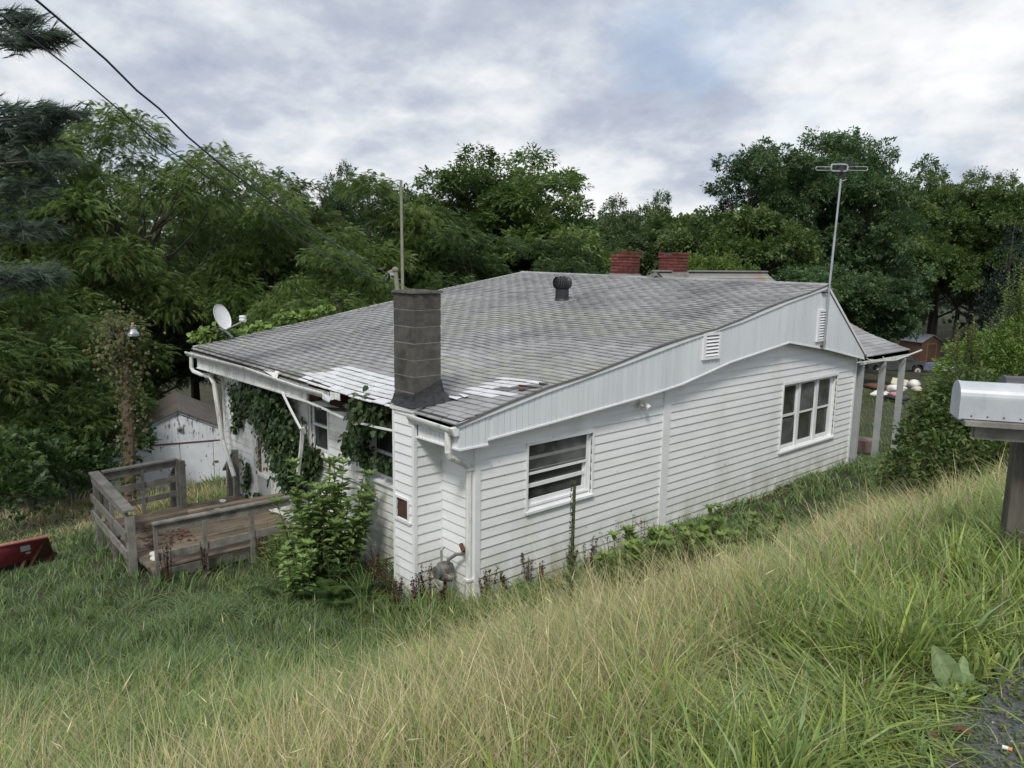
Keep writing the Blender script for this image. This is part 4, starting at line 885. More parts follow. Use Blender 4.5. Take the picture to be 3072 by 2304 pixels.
# leaves on the deck
def litter(n, x0, x1, y0, y1, zfun, name, lab, m='deadleaf', s0=.02, s1=.05, parent=None):
    mb = MB()
    for k in range(n):
        x = random.uniform(x0, x1); y = random.uniform(y0, y1); a = random.random()*6.28; s = random.uniform(s0, s1); z = zfun(x, y)+.004
        c, q = math.cos(a)*s, math.sin(a)*s
        mb.add([(x+c, y+q, z+.008*random.random()), (x-q*.6, y+c*.6, z+.02*random.random()), (x-c, y-q, z), (x+q*.6, y-c*.6, z+.015*random.random())], [(0, 1, 2, 3)])
    o = mb.build(name, MT[m], parent)
    tag(o, lab, 'leaves', kind='stuff'); return o
litter(160, -6.6, -5.2, -2.3, -1.5, lambda x, y: zf+.008, 'leaf_litter', 'dead brown leaves scattered on the deck boards')
for (x, y) in ((-6.55, -.75), (-6.9, -.5), (-5.0, -2.3), (-4.8, -2.35)):
    tag(MB().prism([(x+.09*math.cos(a), y+.06*math.sin(a), zf+.012) for a in np.linspace(0, 5.5, 7)], (0, 0, .02)).build('paper_scrap', MT['white']), {-6.55: 'crumpled white scrap in the middle of the deck floor', -6.9: 'crumpled white scrap near the stair opening of the deck', -5.0: 'white scrap at the open front edge of the deck', -4.8: 'white scrap under the front railing end of the deck'}[x], 'scrap')
# ------------------------------------------------------------------ garage
GA = pix(534, 1237, 24)   # apex of the front
GD = np.array([math.sin(math.radians(17)), math.cos(math.radians(17)), 0]); GN = np.array([GD[1], -GD[0], 0])  # along the face, outwards
G = empty('garage', (float(GA[0]), float(GA[1]), H(GA[0], GA[1])-.1), 'small white garage with peeling paint and double doors beyond the deck', 'garage')
def gp_(u, z, d=0): return GA+GD*u+np.array([0, 0, z])+GN*d
zg = H(GA[0], GA[1])-GA[2]-.3; ze = -.98; hw = 2.05
def gprism(pts, d, t, name, mat): return MB().prism([gp_(u, z, d) for u, z in pts], GN*t).build(name, mat, G)
gprism([(-hw, zg), (hw, zg), (hw, ze), (0, -.06), (-hw, ze)], -.06, .05, 'front_wall', MT['paint_peel'])
def gtop(u): return -.08+(ze+.08)*abs(u)/hw
us = np.arange(-hw, hw-.01, .205)
for a in us:   # gable boards, worn lower edge
    b = a+.205; pts = [(a+.003, -.99), (b-.003, -.99)]+([(b-.003, gtop(b)), (0, gtop(0)), (a+.003, gtop(a))] if a < 0 < b else [(b-.003, gtop(b)), (a+.003, gtop(a))])
    gprism([(u, max(z, -.985)) for u, z in pts], -.01, .02, 'gable_board', MT['paint_worn'])
gprism([(-hw+.1, zg), (-.0-.02, zg), (-.02, -1.0), (-hw+.1, -1.0)], -.008, .035, 'garage_door', MT['paint_peel'])
gprism([(.0, zg), (.98, zg), (.98, -1.0), (.0, -1.0)], -.008, .04, 'garage_door', MT['paint_peel'])
gprism([(1.0, zg), (hw-.05, zg), (hw-.05, -1.0), (1.0, -1.0)], -.008, .05, 'garage_door', MT['paint_peel'])
MB().bar(gp_(-hw, -1.0, .03), gp_(hw, -1.0, .03), .05, .03).build('door_track', MT['rust'], G)
MB().bar(gp_(1.0, -1.7, .06), gp_(1.12, -1.7, .06), .03, .04).build('door_handle', MT['rust'], G)
for s in (-1, 1):
    MB().bar(gp_(0, .03, .04), gp_(s*(hw+.15), ze-.06, .04), .03, .09).build('rake_board', MT['paint_peel'], G)
    MB().prism([gp_(0, .06, .12), gp_(s*(hw+.2), ze-.04, .12), gp_(s*(hw+.2), ze, .12), gp_(0, .10, .12)], -GN*3.6).build('roof', surf('brown_grey_roof', (.07, .06, .05), (.12, .10, .085), 3, .9) if s < 0 else surf('grey_roof', (.10, .09, .085), (.15, .14, .13), 3, .9), G)
    MB().prism([gp_(s*hw, zg, -.06), gp_(s*hw, ze, -.06), gp_(s*(hw-.05), ze, -.06), gp_(s*(hw-.05), zg, -.06)], -GN*3.4).build('side_wall', MT['paint_peel'], G)
MB().tube([gp_(.02, -.55, .02), gp_(.02, -.5, .1), gp_(.06, -.47, .14)], [.08, .07, .05], 8).build('gable_lamp', MT['concrete'], G)
# ------------------------------------------------------------------ old pole with lamp and vine
UPp = pix(392, 1540, 17.6); up0 = (float(UPp[0]), float(UPp[1]), H(UPp[0], UPp[1])-.1); upt = pix(368, 985, 17.6)
UP = empty('lamp_pole', up0, 'old wooden lamp pole overgrown by vine behind the deck', 'lamp pole')
MB().tube([up0, (np.array(up0)+upt)/2+.03, upt], [.14, .125, .11], 10).build('pole', surf('brown_pole_wood', (.07, .05, .035), (.12, .09, .065), 6, .9, bump=.6, stretch=(1, 1, .2)), UP)
lp = pix(400, 1000, 17.5)
MB().lathe([(.13, -.06), (.125, 0), (.09, .05), (.07, .10), (.075, .18), (.03, .2)], tuple(lp), 14).build('lamp_shade', MT['steel'], UP)
MB().lathe([(.03, 0), (.035, .04), (.0, .05)], (lp[0], lp[1], lp[2]+.2), 8).build('photocell', MT['orange'], UP)
MB().bar(lp+np.array([0, 0, .1]), upt, .04, .04).build('lamp_arm', MT['steel'], UP)
# ------------------------------------------------------------------ red sheet metal bin lying in the grass
RB = empty('red_metal_scoop', (-8.6, -3.5, -1.1), 'upturned red steel tractor scoop lying in the grass', 'metal scoop')
rr = [onplane(x, y, 2, z) for x, y, z in ((143, 1609, -.40), (-140, 1665, -.40), (-140, 1745, -.80), (160, 1655, -.80))]
tl, tr_, br, bl = rr[1], rr[0], rr[3], rr[2]
n = 10; pv = []
for i in range(n+1):
    t = i/n; a = tl*(1-t)+tr_*t; b = bl*(1-t)+br*t; b = b+np.array([0, 0, -.02*random.random()])
    for j in range(6):
        s = j/5; p = a*(1-s)+b*s; p = p+np.array([.12, -.10, .10])*math.sin(s*math.pi)*.35; pv.append(p)
sh = MB(); sh.add(pv, [(i*6+j, i*6+j+1, (i+1)*6+j+1, (i+1)*6+j) for i in range(n) for j in range(5)]); sh.build('red_sheet', MT['red'], RB, smooth=True)
MB().tube([tl, tr_], .028, 8).build('rolled_edge', surf('worn_pink_red_edge', (.35, .12, .10), (.45, .2, .17), 12, .6), RB)
MB().prism([tr_, br, br+np.array([.25, -.55, -.50]), br+np.array([.0, -.55, -.52]), tr_+np.array([-.3, -.3, -.5])], (-.02, -.02, 0)).build('side_plate', MT['rust'], RB)
MB().bar(br+np.array([.03, .02, 0]), br+np.array([.25, -.60, -.55]), .10, .06).build('frame_bar', MT['rust'], RB)
MB().bar(br*.7+bl*.3, br*.55+bl*.45+np.array([.3, -.1, -.55]), .06, .06).build('frame_bar', MT['rust'], RB)
MB().prism([bl, br, br+np.array([-.2, .1, -.5]), bl+np.array([-.2, .1, -.5])], (-.02, -.02, 0)).build('back_plate', MT['dark'], RB)
def stick(u0, u1, s0, s1, name, mat):
    def q(u, s): a = tl*(1-u)+tr_*u; b = bl*(1-u)+br*u; return a*(1-s)+b*s+np.array([.12, -.10, .10])*math.sin(s*math.pi)*.35
    nrm = np.cross(q(u1, s0)-q(u0, s0), q(u0, s1)-q(u0, s0)); nrm /= np.linalg.norm(nrm); nrm *= np.sign(nrm@(CAM-q(u0, s0)))
    MB().prism([q(u0, s0)+nrm*.006, q(u1, s0)+nrm*.006, q(u1, s1)+nrm*.006, q(u0, s1)+nrm*.006], nrm*.003).build(name, mat, RB)
stick(.695, .80, .30, .58, 'label_plate', MT['sticker']); stick(.735, .785, .66, .74, 'small_sticker', MT['white'])
# ------------------------------------------------------------------ mailboxes
def mailbox(c, ax, L_, w, h, mat, lab, door=True):
    ax = np.array(ax, float); ax /= np.linalg.norm(ax); sd_ = np.cross(ax, (0, 0, 1)); sd_ /= np.linalg.norm(sd_); c = np.array(c, float)
    r = empty('mailbox', tuple(c), lab, 'mailbox')
    prof = [(-w/2, 0), (-w/2, h-w*.45)]+[(-w/2*math.cos(a), h-w*.45+w*.45*math.sin(a)) for a in np.linspace(.15, math.pi-.15, 14)]+[(w/2, h-w*.45), (w/2, 0)]
    MB().prism([c+sd_*u+np.array([0, 0, v]) for u, v in prof], ax*L_).build('box_body', mat, r, smooth=False)
    for (o, t, g) in ((-.008, .016, .006), (L_-.02, .03, .008)):
        MB().prism([c+ax*o+sd_*u*(1+g*2/w)+np.array([0, 0, v*(1+g/h)-.003]) for u, v in prof], ax*t).build('rim' if o < 0 else 'door', mat, r)
    for k in range(6):
        p = c+ax*(.06+k*.085)-sd_*0; q = c+ax*(.06+k*.085)
        for s in (-1, 1): MB().tube([q+sd_*s*(w/2)+np.array([0, 0, .02]), q+sd_*s*(w/2+.004)+np.array([0, 0, .02])], .005, 6).build('rivet', MT['rust'], r)
    return r, ax, sd_
ax = np.array([.86, .51, 0]); ax /= np.linalg.norm(ax)
c = pix(2866, 1246, 4.6); mailbox(c, ax, .58, .20, .215, MT['mailbox_metal'], 'dull silver rounded mailbox, the nearer and larger of two on the roadside post')
c2 = pix(3000, 1246, 4.95); c2 = c2.copy(); c2[2] += .03; mailbox(c2, ax, .5, .17, .235, surf('dark_mailbox', (.04, .043, .05), (.07, .075, .085), 5, .4), 'black mailbox standing behind the silver one')
MP = empty('mailbox_post', tuple(pix(3055, 1600, 4.72)), 'square weathered timber post with a plank shelf under the mailboxes', 'post')
pz = pix(3078, 1290, 4.72); pw = .115
gx, gy = pz[0]+.0, pz[1]
sdv = np.cross(ax, (0, 0, 1)); B0 = np.array([gx, gy, H(gx, gy)-.15])
pm = MB(); cs = [(-ax*pw/2+sdv*pw/2), (ax*pw/2+sdv*pw/2), (ax*pw/2-sdv*pw/2), (-ax*pw/2-sdv*pw/2)]
postmat = surf('cracked_grey_post', (.055, .05, .04), (.13, .12, .10), 5, .9, bump=1.0, bscale=14, stretch=(3, 3, .35), dirt=(.055, .048, .038), dscale=7, drange=(.52, .66), dstretch=(3, 3, .25))
pm.hexa([B0+q for q in cs]+[np.array([gx, gy, pz[2]+.0])+q for q in cs]).build('post', postmat, MP)
zt_ = c[2]-.005
sc = c+np.array([0, 0, -.02])
MB().bar(sc+ax*.02+sdv*.0, sc+ax*.62, .30, .028).build('shelf_board', MT['wood'], MP)
MB().bar(sc+ax*.10+np.array([0, 0, -.06]), sc+ax*.62+np.array([0, 0, -.06]), .035, .09).build('shelf_beam', MT['wood'], MP)
MB().bar(sc+ax*.10+np.array([0, 0, -.06])+sdv*.06, sc+ax*.62+np.array([0, 0, -.06])+sdv*.06, .035, .085).build('shelf_beam', MT['wood'], MP)
# ------------------------------------------------------------------ far yard things
def truck():
    c0 = pix(2637, 1112, 60); c1 = pix(2756, 1112, 60); d = c1-c0; d[2] = 0; Lw = np.linalg.norm(d); d /= Lw; s = np.cross(d, (0, 0, 1)); z = H(*((c0+c1)/2)[:2]); 
    o = np.array([c0[0], c0[1], (c0[2]+c1[2])/2-.38]); R = empty('pickup_truck', tuple(o), 'dark grey pickup truck parked in the far yard', 'truck')
    def q(u, v, h): return o+d*u+s*v+np.array([0, 0, h])
    s *= np.sign(s@(CAM-o))
    def pr(pts, v0, v1, name, mat): MB().prism([q(u, v0, h) for u, h in pts], s*(v1-v0)).build(name, mat, R)
    pr([(-.9, .45), (-.5, .42), (-.48, .7), (-.3, .88), (.3, .88), (.48, .7), (.5, .42), (2.6, .42), (2.62, .7), (2.8, .88), (3.35, .88), (3.52, .7), (3.55, .42), (4.1, .45), (4.15, .8), (4.0, 1.05), (2.9, 1.12), (-.9, 1.15)], -.85, .0, 'body', MT['truck'])
    pr([(.9, 1.14), (1.1, 1.7), (2.3, 1.72), (2.95, 1.14)], -.78, -.06, 'cab', MT['truck'])
    pr([(1.1, 1.18), (1.22, 1.62), (2.2, 1.64), (2.7, 1.18)], -.05, -.04, 'side_window', MT['glass'])
    pr([(4.1, .5), (4.25, .5), (4.25, .7), (4.1, .7)], -.85, .0, 'bumper', MT['chrome'])
    for u in (0, 3.08):
        w = MB().tube([q(u, .02, .38), q(u, -.2, .38)], .38, 18).build('wheel', MT['tire'], R)
        MB().tube([q(u, .04, .38), q(u, .0, .38)], .23, 14).build('rim', MT['chrome'], w); MB().tube([q(u, .06, .38), q(u, .03, .38)], .09, 10).build('hub', MT['truck'], w)
        MB().tube([q(u, -.85, .38), q(u, -.65, .38)], .38, 14).build('wheel', MT['tire'], R)
truck()
def shed():
    a = pix(2762, 1072, 66); b = pix(2850, 1072, 66); d = b-a; d[2] = 0; w = np.linalg.norm(d)*.88; d /= np.linalg.norm(d); s = np.cross(d, (0, 0, 1)); s *= np.sign(s@(CAM-a)); z0 = a[2]-.6
    d2 = d*math.cos(.35)+(-s)*math.sin(.35); s2 = s*math.cos(.35)+d*math.sin(.35)
    o = np.array([a[0], a[1], z0]); R = empty('garden_shed', tuple(o), 'small brown shed with a grey metal roof beyond the truck', 'shed')
    q = lambda u, v, h: o+d2*u+s2*v+np.array([0, 0, h])
    MB().prism([q(0, 0, 0), q(w, 0, 0), q(w, 0, 1.95), q(w*.5, 0, 2.5), q(0, 0, 1.95)], -s2*2.6).build('shed_body', MT['brown_shed'], R)
    for u0, h0, u1, h1 in ((-.15, 1.88, w*.5, 2.52), (w*.5, 2.52, w+.15, 1.88)): MB().prism([q(u0, .15, h0), q(u1, .15, h1), q(u1, .15, h1+.06), q(u0, .15, h0+.06)], -s2*2.9).build('roof', MT['shedroof'], R)
    for e in ((.28*w, 0, .28*w, 1.75), (.75*w, 0, .75*w, 1.75), (.28*w, 1.75, .75*w, 1.75)): MB().bar(q(e[0], .03, e[1]), q(e[2], .03, e[3]), .07, .07).build('door_trim', surf('tan_trim', (.35, .22, .15), (.42, .28, .2), 4), R)
shed()
def lattice():
    a = pix(2925, 1050, 68); b = pix(3120, 1055, 68); d = b-a; d[2] = 0; Lw = np.linalg.norm(d); d /= Lw; s = np.cross(d, (0, 0, 1)); o = np.array([a[0], a[1], a[2]])
    R = empty('lattice_fence', tuple(o), 'white lattice fence in the far yard beyond the hedge', 'fence')
    q = lambda u, h, v=0: o+d*u+np.array([0, 0, h])+s*v
    for k in range(4): MB().bar(q(k*Lw/3, -.2), q(k*Lw/3, 1.05), .12, .12).build('fence_post', MT['white'], R)
    for h in (.0, 1.0): MB().bar(q(0, h), q(Lw, h), .05, .08).build('rail', MT['white'], R)
    hgt = 1.0; st = .22; k = 0; u = -hgt
    while u < Lw:
        for sg in (1, -1):
            u0, u1 = (u, u+hgt) if sg > 0 else (u+hgt, u); h0, h1 = 0., hgt
            a_, b_ = q(np.clip(u0, 0, Lw), h0+(np.clip(u0, 0, Lw)-u0)*sg, .03*sg), q(np.clip(u1, 0, Lw), h1+(np.clip(u1, 0, Lw)-u1)*sg, .03*sg)
            if np.linalg.norm(b_-a_) > .1: MB().bar(a_, b_, .06, .02, up=tuple(s)).build('slat', MT['white'], R)
        u += st
lattice()
def debris():
    o = pix(2650, 1178, 31.5); z = H(o[0], o[1])
    def thing(name, mat, lab, cat, pts, h, th=.05):
        P = [pix(x, y, 31.5+k) for x, y, k in pts]
        tag(MB().prism(P, np.array([0, 0, h]) if h else GN*.05).build(name, mat), lab, cat)
    def blob(name, px, py, d, r, mat, lab, cat):
        c = pix(px, py, d); m = MB(); nu, nv = 10, 6; V = []
        for i in range(nv+1):
            for k in range(nu):
                ph = -math.pi/2+math.pi*i/nv; a = 2*math.pi*k/nu; q = 1+.22*math.sin(3*a+i*1.7)+.1*random.random()
                V.append((c[0]+r[0]*q*math.cos(ph)*math.cos(a), c[1]+r[1]*q*math.cos(ph)*math.sin(a), c[2]+r[2]*math.sin(ph)))
        m.add(V, [(i*nu+k, i*nu+(k+1) % nu, (i+1)*nu+(k+1) % nu, (i+1)*nu+k) for i in range(nv) for k in range(nu)]); tag(m.build(name, mat, smooth=True), lab, cat)
    # bath tub / white curved shell and sheets
    thing('plastic_sheet', MT['white'], 'flat white sheet with a pointed end on the rubbish heap', 'sheet', [(2610, 1185, 0), (2655, 1160, .3), (2670, 1175, .2), (2668, 1190, 0)], .06)
    thing('discarded_board', MT['cream'], 'cream board propped at the back of the rubbish heap', 'board', [(2672, 1150, .8), (2678, 1132, 1.0), (2722, 1140, 1.0), (2722, 1158, .8)], 0)
    blob('white_tub', 2688, 1165, 31.5, (.42, .30, .16), MT['white'], 'white rounded plastic shell on the rubbish heap', 'tub')
    blob('cloth_heap', 2685, 1184, 31, (.26, .22, .12), MT['pink'], 'pink cloth bundle low on the rubbish heap', 'cloth')
    blob('rubbish_bag', 2742, 1152, 32, (.24, .24, .2), MT['white'], 'pale stuffed bag at the hedge end of the rubbish heap', 'bag')
    blob('rubbish_bag', 2752, 1168, 31.4, (.24, .2, .14), MT['cream'], 'cream stuffed bag in front of the pale one', 'bag')
    blob('dark_debris', 2690, 1193, 30.9, (.5, .3, .1), MT['plastic_black'], 'low dark tray under the pink cloth bundle', 'tray')
    blob('brown_debris', 2630, 1160, 32, (.5, .4, .14), MT['rust'], 'brown scraps at the house end of the rubbish heap', 'scraps')
    for i, (x, y) in enumerate(((2795, 1098), (2830, 1099), (2868, 1104))):
        c = pix(x, y, 56); tag(MB().hexa([c+np.array(v) for v in ((-.45, -.3, -.3), (.45, -.3, -.3), (.45, .3, -.3), (-.45, .3, -.3), (-.35, -.25, .25), (.4, -.25, .2), (.35, .25, .28), (-.4, .25, .22))]).build('storage_tote', [surf('blue_tarp', (.10, .14, .22), (.18, .22, .3), 5), MT['dish'], MT['white']][i]), ['dark blue covered tote beside the truck front', 'grey tote between the dark and the white totes', 'white tote farthest from the truck'][i], 'tote')
debris()
st_ = pix(2590, 1310, 18.2)
tag(MB().prism([(st_[0]+.34*math.cos(a)*(1+.2*math.sin(3*a)), st_[1]+.26*math.sin(a), H(st_[0], st_[1])+.0) for a in np.linspace(0, 5.9, 9)], (0, .0, .28)).build('stone', surf('pink_grey_stone', (.16, .11, .105), (.26, .19, .18), 4, .9)), 'flat pinkish stone at the foot of the porch post', 'stone')
# ------------------------------------------------------------------ foliage tools
def rotm(d, up, roll=None):
    """frames with x along d"""
    d = d/np.linalg.norm(d, axis=1, keepdims=True); s = np.cross(up, d); ln = np.linalg.norm(s, axis=1, keepdims=True); s = np.where(ln > 1e-4, s/np.maximum(ln, 1e-4), np.array([0, 1., 0])); n = np.cross(d, s)
    if roll is not None:
        c, q = np.cos(roll)[:, None], np.sin(roll)[:, None]; s, n = s*c+n*q, n*c-s*q
    return np.stack([d, s, n], -1)
def scatter(T, TF, P, R, sc):
    n = len(P); k = len(T); V = np.einsum('nij,kj->nki', R, T)*np.asarray(sc)[:, None, None]+P[:, None]
    F = TF[None]+(np.arange(n)*k)[:, None, None]
    return V.reshape(-1, 3), F.reshape(-1, TF.shape[1])
def t_diamond(w=.5, fold=.12, droop=.15):
    V = np.array([(0, 0, 0), (.45, w/2, fold), (1, 0, -droop), (.45, -w/2, fold)]); return V, np.array([(0, 1, 2), (0, 2, 3)])
def t_spray(n, w, seed, sp=.55):
    r = np.random.default_rng(seed); V = []; F = []
    for i in range(n):
        a = r.uniform(-1.3, 1.3); b = r.uniform(-.5, .6); o = np.array([r.uniform(0, sp), r.uniform(-sp*.6, sp*.6), r.uniform(-sp*.4, sp*.4)])
        d = np.array([math.cos(a)*math.cos(b), math.sin(a)*math.cos(b), math.sin(b)])*r.uniform(.35, .5); s = np.array([-math.sin(a), math.cos(a), r.uniform(-.5, .5)])*w
        k = len(V); V += [o, o+d*.5+s, o+d+np.array([0, 0, -.06]), o+d*.5-s]; F += [(k, k+1, k+2), (k, k+2, k+3)]
    return np.array(V), np.array(F)
def t_frond(pairs=6, lw=.36, ww=.055, droop=.6, seed=1):
    r = np.random.default_rng(seed); V = []; F = []
    def rach(t): return np.array([t*(1-.2*t), 0, .10*t-droop*t*t])
    for i in range(pairs):
        t = .12+.84*i/pairs
        for s in (-1, 1):
            o = rach(t); L_ = lw*(1-.9*abs(t-.5)**1.4)*r.uniform(.85, 1.1); d = np.array([.40, s*.85, -.45-.25*r.random()]); d /= np.linalg.norm(d); k = len(V)
            V += [o+np.array([ww, 0, .01]), o-np.array([ww, 0, 0]), o+d*L_]; F += [(k, k+1, k+2)]
    k = len(V); V += [rach(.93), rach(.95)+np.array([.08, .04, -.05]), rach(1)+np.array([.18, 0, -.18])]; F += [(k, k+1, k+2)]
    return np.array(V), np.array(F)
def t_tuft(n=14, L_=1.0, w=.02, spread=.8, seed=3):
    r = np.random.default_rng(seed); V = []; F = []
    for i in range(n):
        a = r.uniform(0, 6.28); b = r.uniform(.15, spread); d = np.array([math.cos(b), math.sin(b)*math.cos(a), math.sin(b)*math.sin(a)])*L_*r.uniform(.7, 1); s = np.cross(d, r.normal(size=3)); s *= w/np.linalg.norm(s); o = np.array([r.uniform(-.5, .3), 0, 0]); k = len(V)
        V += [o+s, o-s, o+d]; F += [(k, k+1, k+2)]
    return np.array(V), np.array(F)
DIAM = t_diamond(); LANCE = t_diamond(.30, .06, .25); SPR = [t_spray(7, .085, s) for s in range(3)]; SPRF = [t_spray(9, .11, 10+s) for s in range(3)]
FRO = [t_frond(seed=s) for s in range(3)]; TUF = [t_tuft(seed=s) for s in range(3)]
def sph(n, r, up=-.2):
    z = r.uniform(up, 1, n); a = r.uniform(0, 2*math.pi, n); q = np.sqrt(1-z*z); return np.stack([q*np.cos(a), q*np.sin(a), z], -1)
def crown_clumps(n, R, r, low=-.55, hollow=.55):
    """centres of leaf clumps inside an uneven egg of radii R"""
    d = sph(n, r, low); lump = 1+.28*np.sin(3*np.arctan2(d[:, 1], d[:, 0])+r.uniform(0, 6))*np.sqrt(1-d[:, 2]**2)+.18*np.sin(5*d[:, 2]+r.uniform(0, 6))
    rad = r.uniform(hollow, 1, n)**.6*lump
    return d*rad[:, None]*np.array(R)
def crown_mesh(name, R, n_cl, cr, n_leaf, tmpl, leaf, seed, low=-.5, droop=.5, smallvar=.3, hollow=.5, centre=(0, 0, 0)):
    r = np.random.default_rng(seed); C = crown_clumps(n_cl, R, r, low, hollow)+np.array(centre); k = n_leaf//n_cl; VV = []; FF = []; VR = []; o = 0
    base = r.random(n_cl)
    for t, tm in enumerate(tmpl):
        m = k//len(tmpl); ci = np.repeat(np.arange(n_cl), m); d = sph(len(ci), r, -.35)
        rr_ = cr*(.7+.6*r.random(n_cl))[ci]; P = C[ci]+d*rr_[:, None]*np.array([1, 1, .78])*(r.uniform(.45, 1.0, len(ci))**.5)[:, None]
        dd = d*np.array([1, 1, .5])+np.array([0, 0, -droop])*.5+r.normal(0, .35, (len(ci), 3)); R3 = rotm(dd, np.array([0, 0, 1.]), r.normal(0, .5, len(ci)))
        V, F = scatter(tm[0], tm[1], P, R3, leaf*r.uniform(.75, 1.25, len(ci))); v = np.clip(base[ci]*.55+r.random(len(ci))*.5, 0, 1)
        VV.append(V); FF.append(F+o); o += len(V); VR.append(np.repeat(v, len(tm[0])))
    return npmesh(name, np.concatenate(VV), np.concatenate(FF), var=np.concatenate(VR)), C
def trunk_mesh(h, r0, C, seed, lean=(0, 0), nb=12, base=-.6):
    r = np.random.default_rng(seed); m = MB(); top = np.array([lean[0], lean[1], h]); n = 7; pts = []
    for i in range(n): t = i/(n-1); pts.append(np.array([lean[0]*t*t+r.normal(0, .08)*(i > 0), lean[1]*t*t+r.normal(0, .08)*(i > 0), base+(h-base)*t]))
    m.tube(pts, [r0*(1.15-.85*i/(n-1)) for i in range(n)], 8)
    idx = r.choice(len(C), min(nb, len(C)), replace=False)
    for k in idx:
        e = C[k]; t = np.clip((e[2]/max(h, .1))*.75-.05, .18, .95); f = t*(n-1); i = min(int(f), n-2); s = pts[i]*(1-(f-i))+pts[i+1]*(f-i); mid = (s+e)/2+np.array([r.normal(0, .15), r.normal(0, .15), -.12*np.linalg.norm(e-s)])
        q = s*.25+mid*.5+e*.25; rb = r0*(.5-.3*t); m.tube([s, (s+mid)/2+r.normal(0, .05, 3), mid, (mid+e)/2+r.normal(0, .08, 3), e], [rb, rb*.8, rb*.6, rb*.4, rb*.15], 5, cap=False)
        for q in range(2):
            e2 = e+r.normal(0, .5, 3)*np.array([1, 1, .6]); m.tube([mid, (mid+e2)/2+r.normal(0, .1, 3), e2], [rb*.45, rb*.3, rb*.1], 4, cap=False)
    return m.mesh('trunk')
KINDS = {}
def kind(name, R, n_cl, cr, n_leaf, tmpl, leaf, mat, seed, h, r0, low=-.5, droop=.5, cz=None, nb=12, hollow=.5):
    """crown centred at cz above the base; h is trunk height"""
    cm, C = crown_mesh('crown', R, n_cl, cr, n_leaf, tmpl, leaf, seed, low, droop, hollow=hollow, centre=(0, 0, cz)); cm.materials.append(LM[mat])
    tm = trunk_mesh(h, r0, C, seed+1, nb=nb); tm.materials.append(MT['bark']); KINDS[name] = (cm, tm)
    co = np.empty(len(cm.vertices)*3, np.float32); cm.vertices.foreach_get('co', co); KINDS[name+'_h'] = float(np.percentile(co[2::3], 99.6))
def tree(kd, base, s, rz, label, cat='tree', name='tree', group='trees behind the house', crown_mat=None, sz=None):
    o = empty(name, tuple(base), label, cat, group); o.rotation_euler[2] = rz; o.scale = (s, s, sz or s)
    for nm, me in zip(('crown', 'trunk'), KINDS[kd]):
        c = bpy.data.objects.new(nm, me); COL.objects.link(c); c.parent = o
        if nm == 'crown' and crown_mat:
            c.material_slots[0].link = 'OBJECT'; c.material_slots[0].material = LM[crown_mat]
    return o
kind('walnut', (4.3, 4.3, 4.6), 120, .92, 26500, FRO, .29, 'walnut', 11, 9.2, .26, low=-.75, cz=7.2, nb=30, droop=.45, hollow=.45)
kind('walnut2', (2.7, 2.7, 3.6), 70, .78, 13500, FRO, .29, 'walnut', 21, 7.2, .18, low=-.8, cz=5.6, nb=22, droop=.45, hollow=.4)
kind('tall', (4.6, 4.6, 5.4), 95, .80, 9500, SPR, .58, 'broad', 31, 11.5, .28, low=-.7, cz=9.2, nb=30, hollow=.3)
kind('round', (4.2, 4.2, 4.0), 95, .80, 8500, SPRF, .60, 'broad', 41, 8.5, .25, low=-.75, cz=6.4, nb=24, hollow=.35)
kind('locust', (5.2, 5.2, 7.2), 170, .85, 13000, SPR, .66, 'locust', 51, 14.5, .36, low=-.85, cz=10.2, nb=40, hollow=.35)
def cone_kind(name, h, r, n, leaf, mat, seed):
    rr_ = np.random.default_rng(seed); layers = int(h/.42); P = []; D = []; V0 = []
    for i in range(layers):
        t = i/layers; z = .6+t*(h-.6); R0 = r*(1-t)**.85+.15; nbr = int(10-4*t); off = rr_.uniform(0, 6)
        for b in range(nbr):
            a = off+2*math.pi*b/nbr+rr_.normal(0, .15); L_ = R0*rr_.uniform(.75, 1.1)
            for k in range(int(n*(R0/r)+2)):
                q = rr_.uniform(.15, 1)*L_; P.append((q*math.cos(a)+rr_.normal(0, .10+.12*q/r), q*math.sin(a)+rr_.normal(0, .1+.12*q/r), z-.28*q+rr_.normal(0, .06))); D.append((math.cos(a), math.sin(a), -.35)); V0.append(rr_.random())
    P = np.array(P); D = np.array(D)+rr_.normal(0, .3, (len(P), 3)); T = t_spray(6, .06, 5); R3 = rotm(D, np.array([0, 0, 1.]), rr_.normal(0, .4, len(P)))
    V, F = scatter(T[0], T[1], P, R3, leaf*rr_.uniform(.7, 1.2, len(P))); me = npmesh('crown', V, F, var=np.repeat(V0, len(T[0]))); me.materials.append(LM[mat])
    tm = MB().tube([(0, 0, -.6), (0, 0, h*.6), (0, 0, h)], [.16, .09, .02], 7).mesh('trunk'); tm.materials.append(MT['bark']); KINDS[name] = (me, tm); KINDS[name+'_h'] = h
cone_kind('spruce', 9, 2.6, 9, .55, 'spruce', 61)
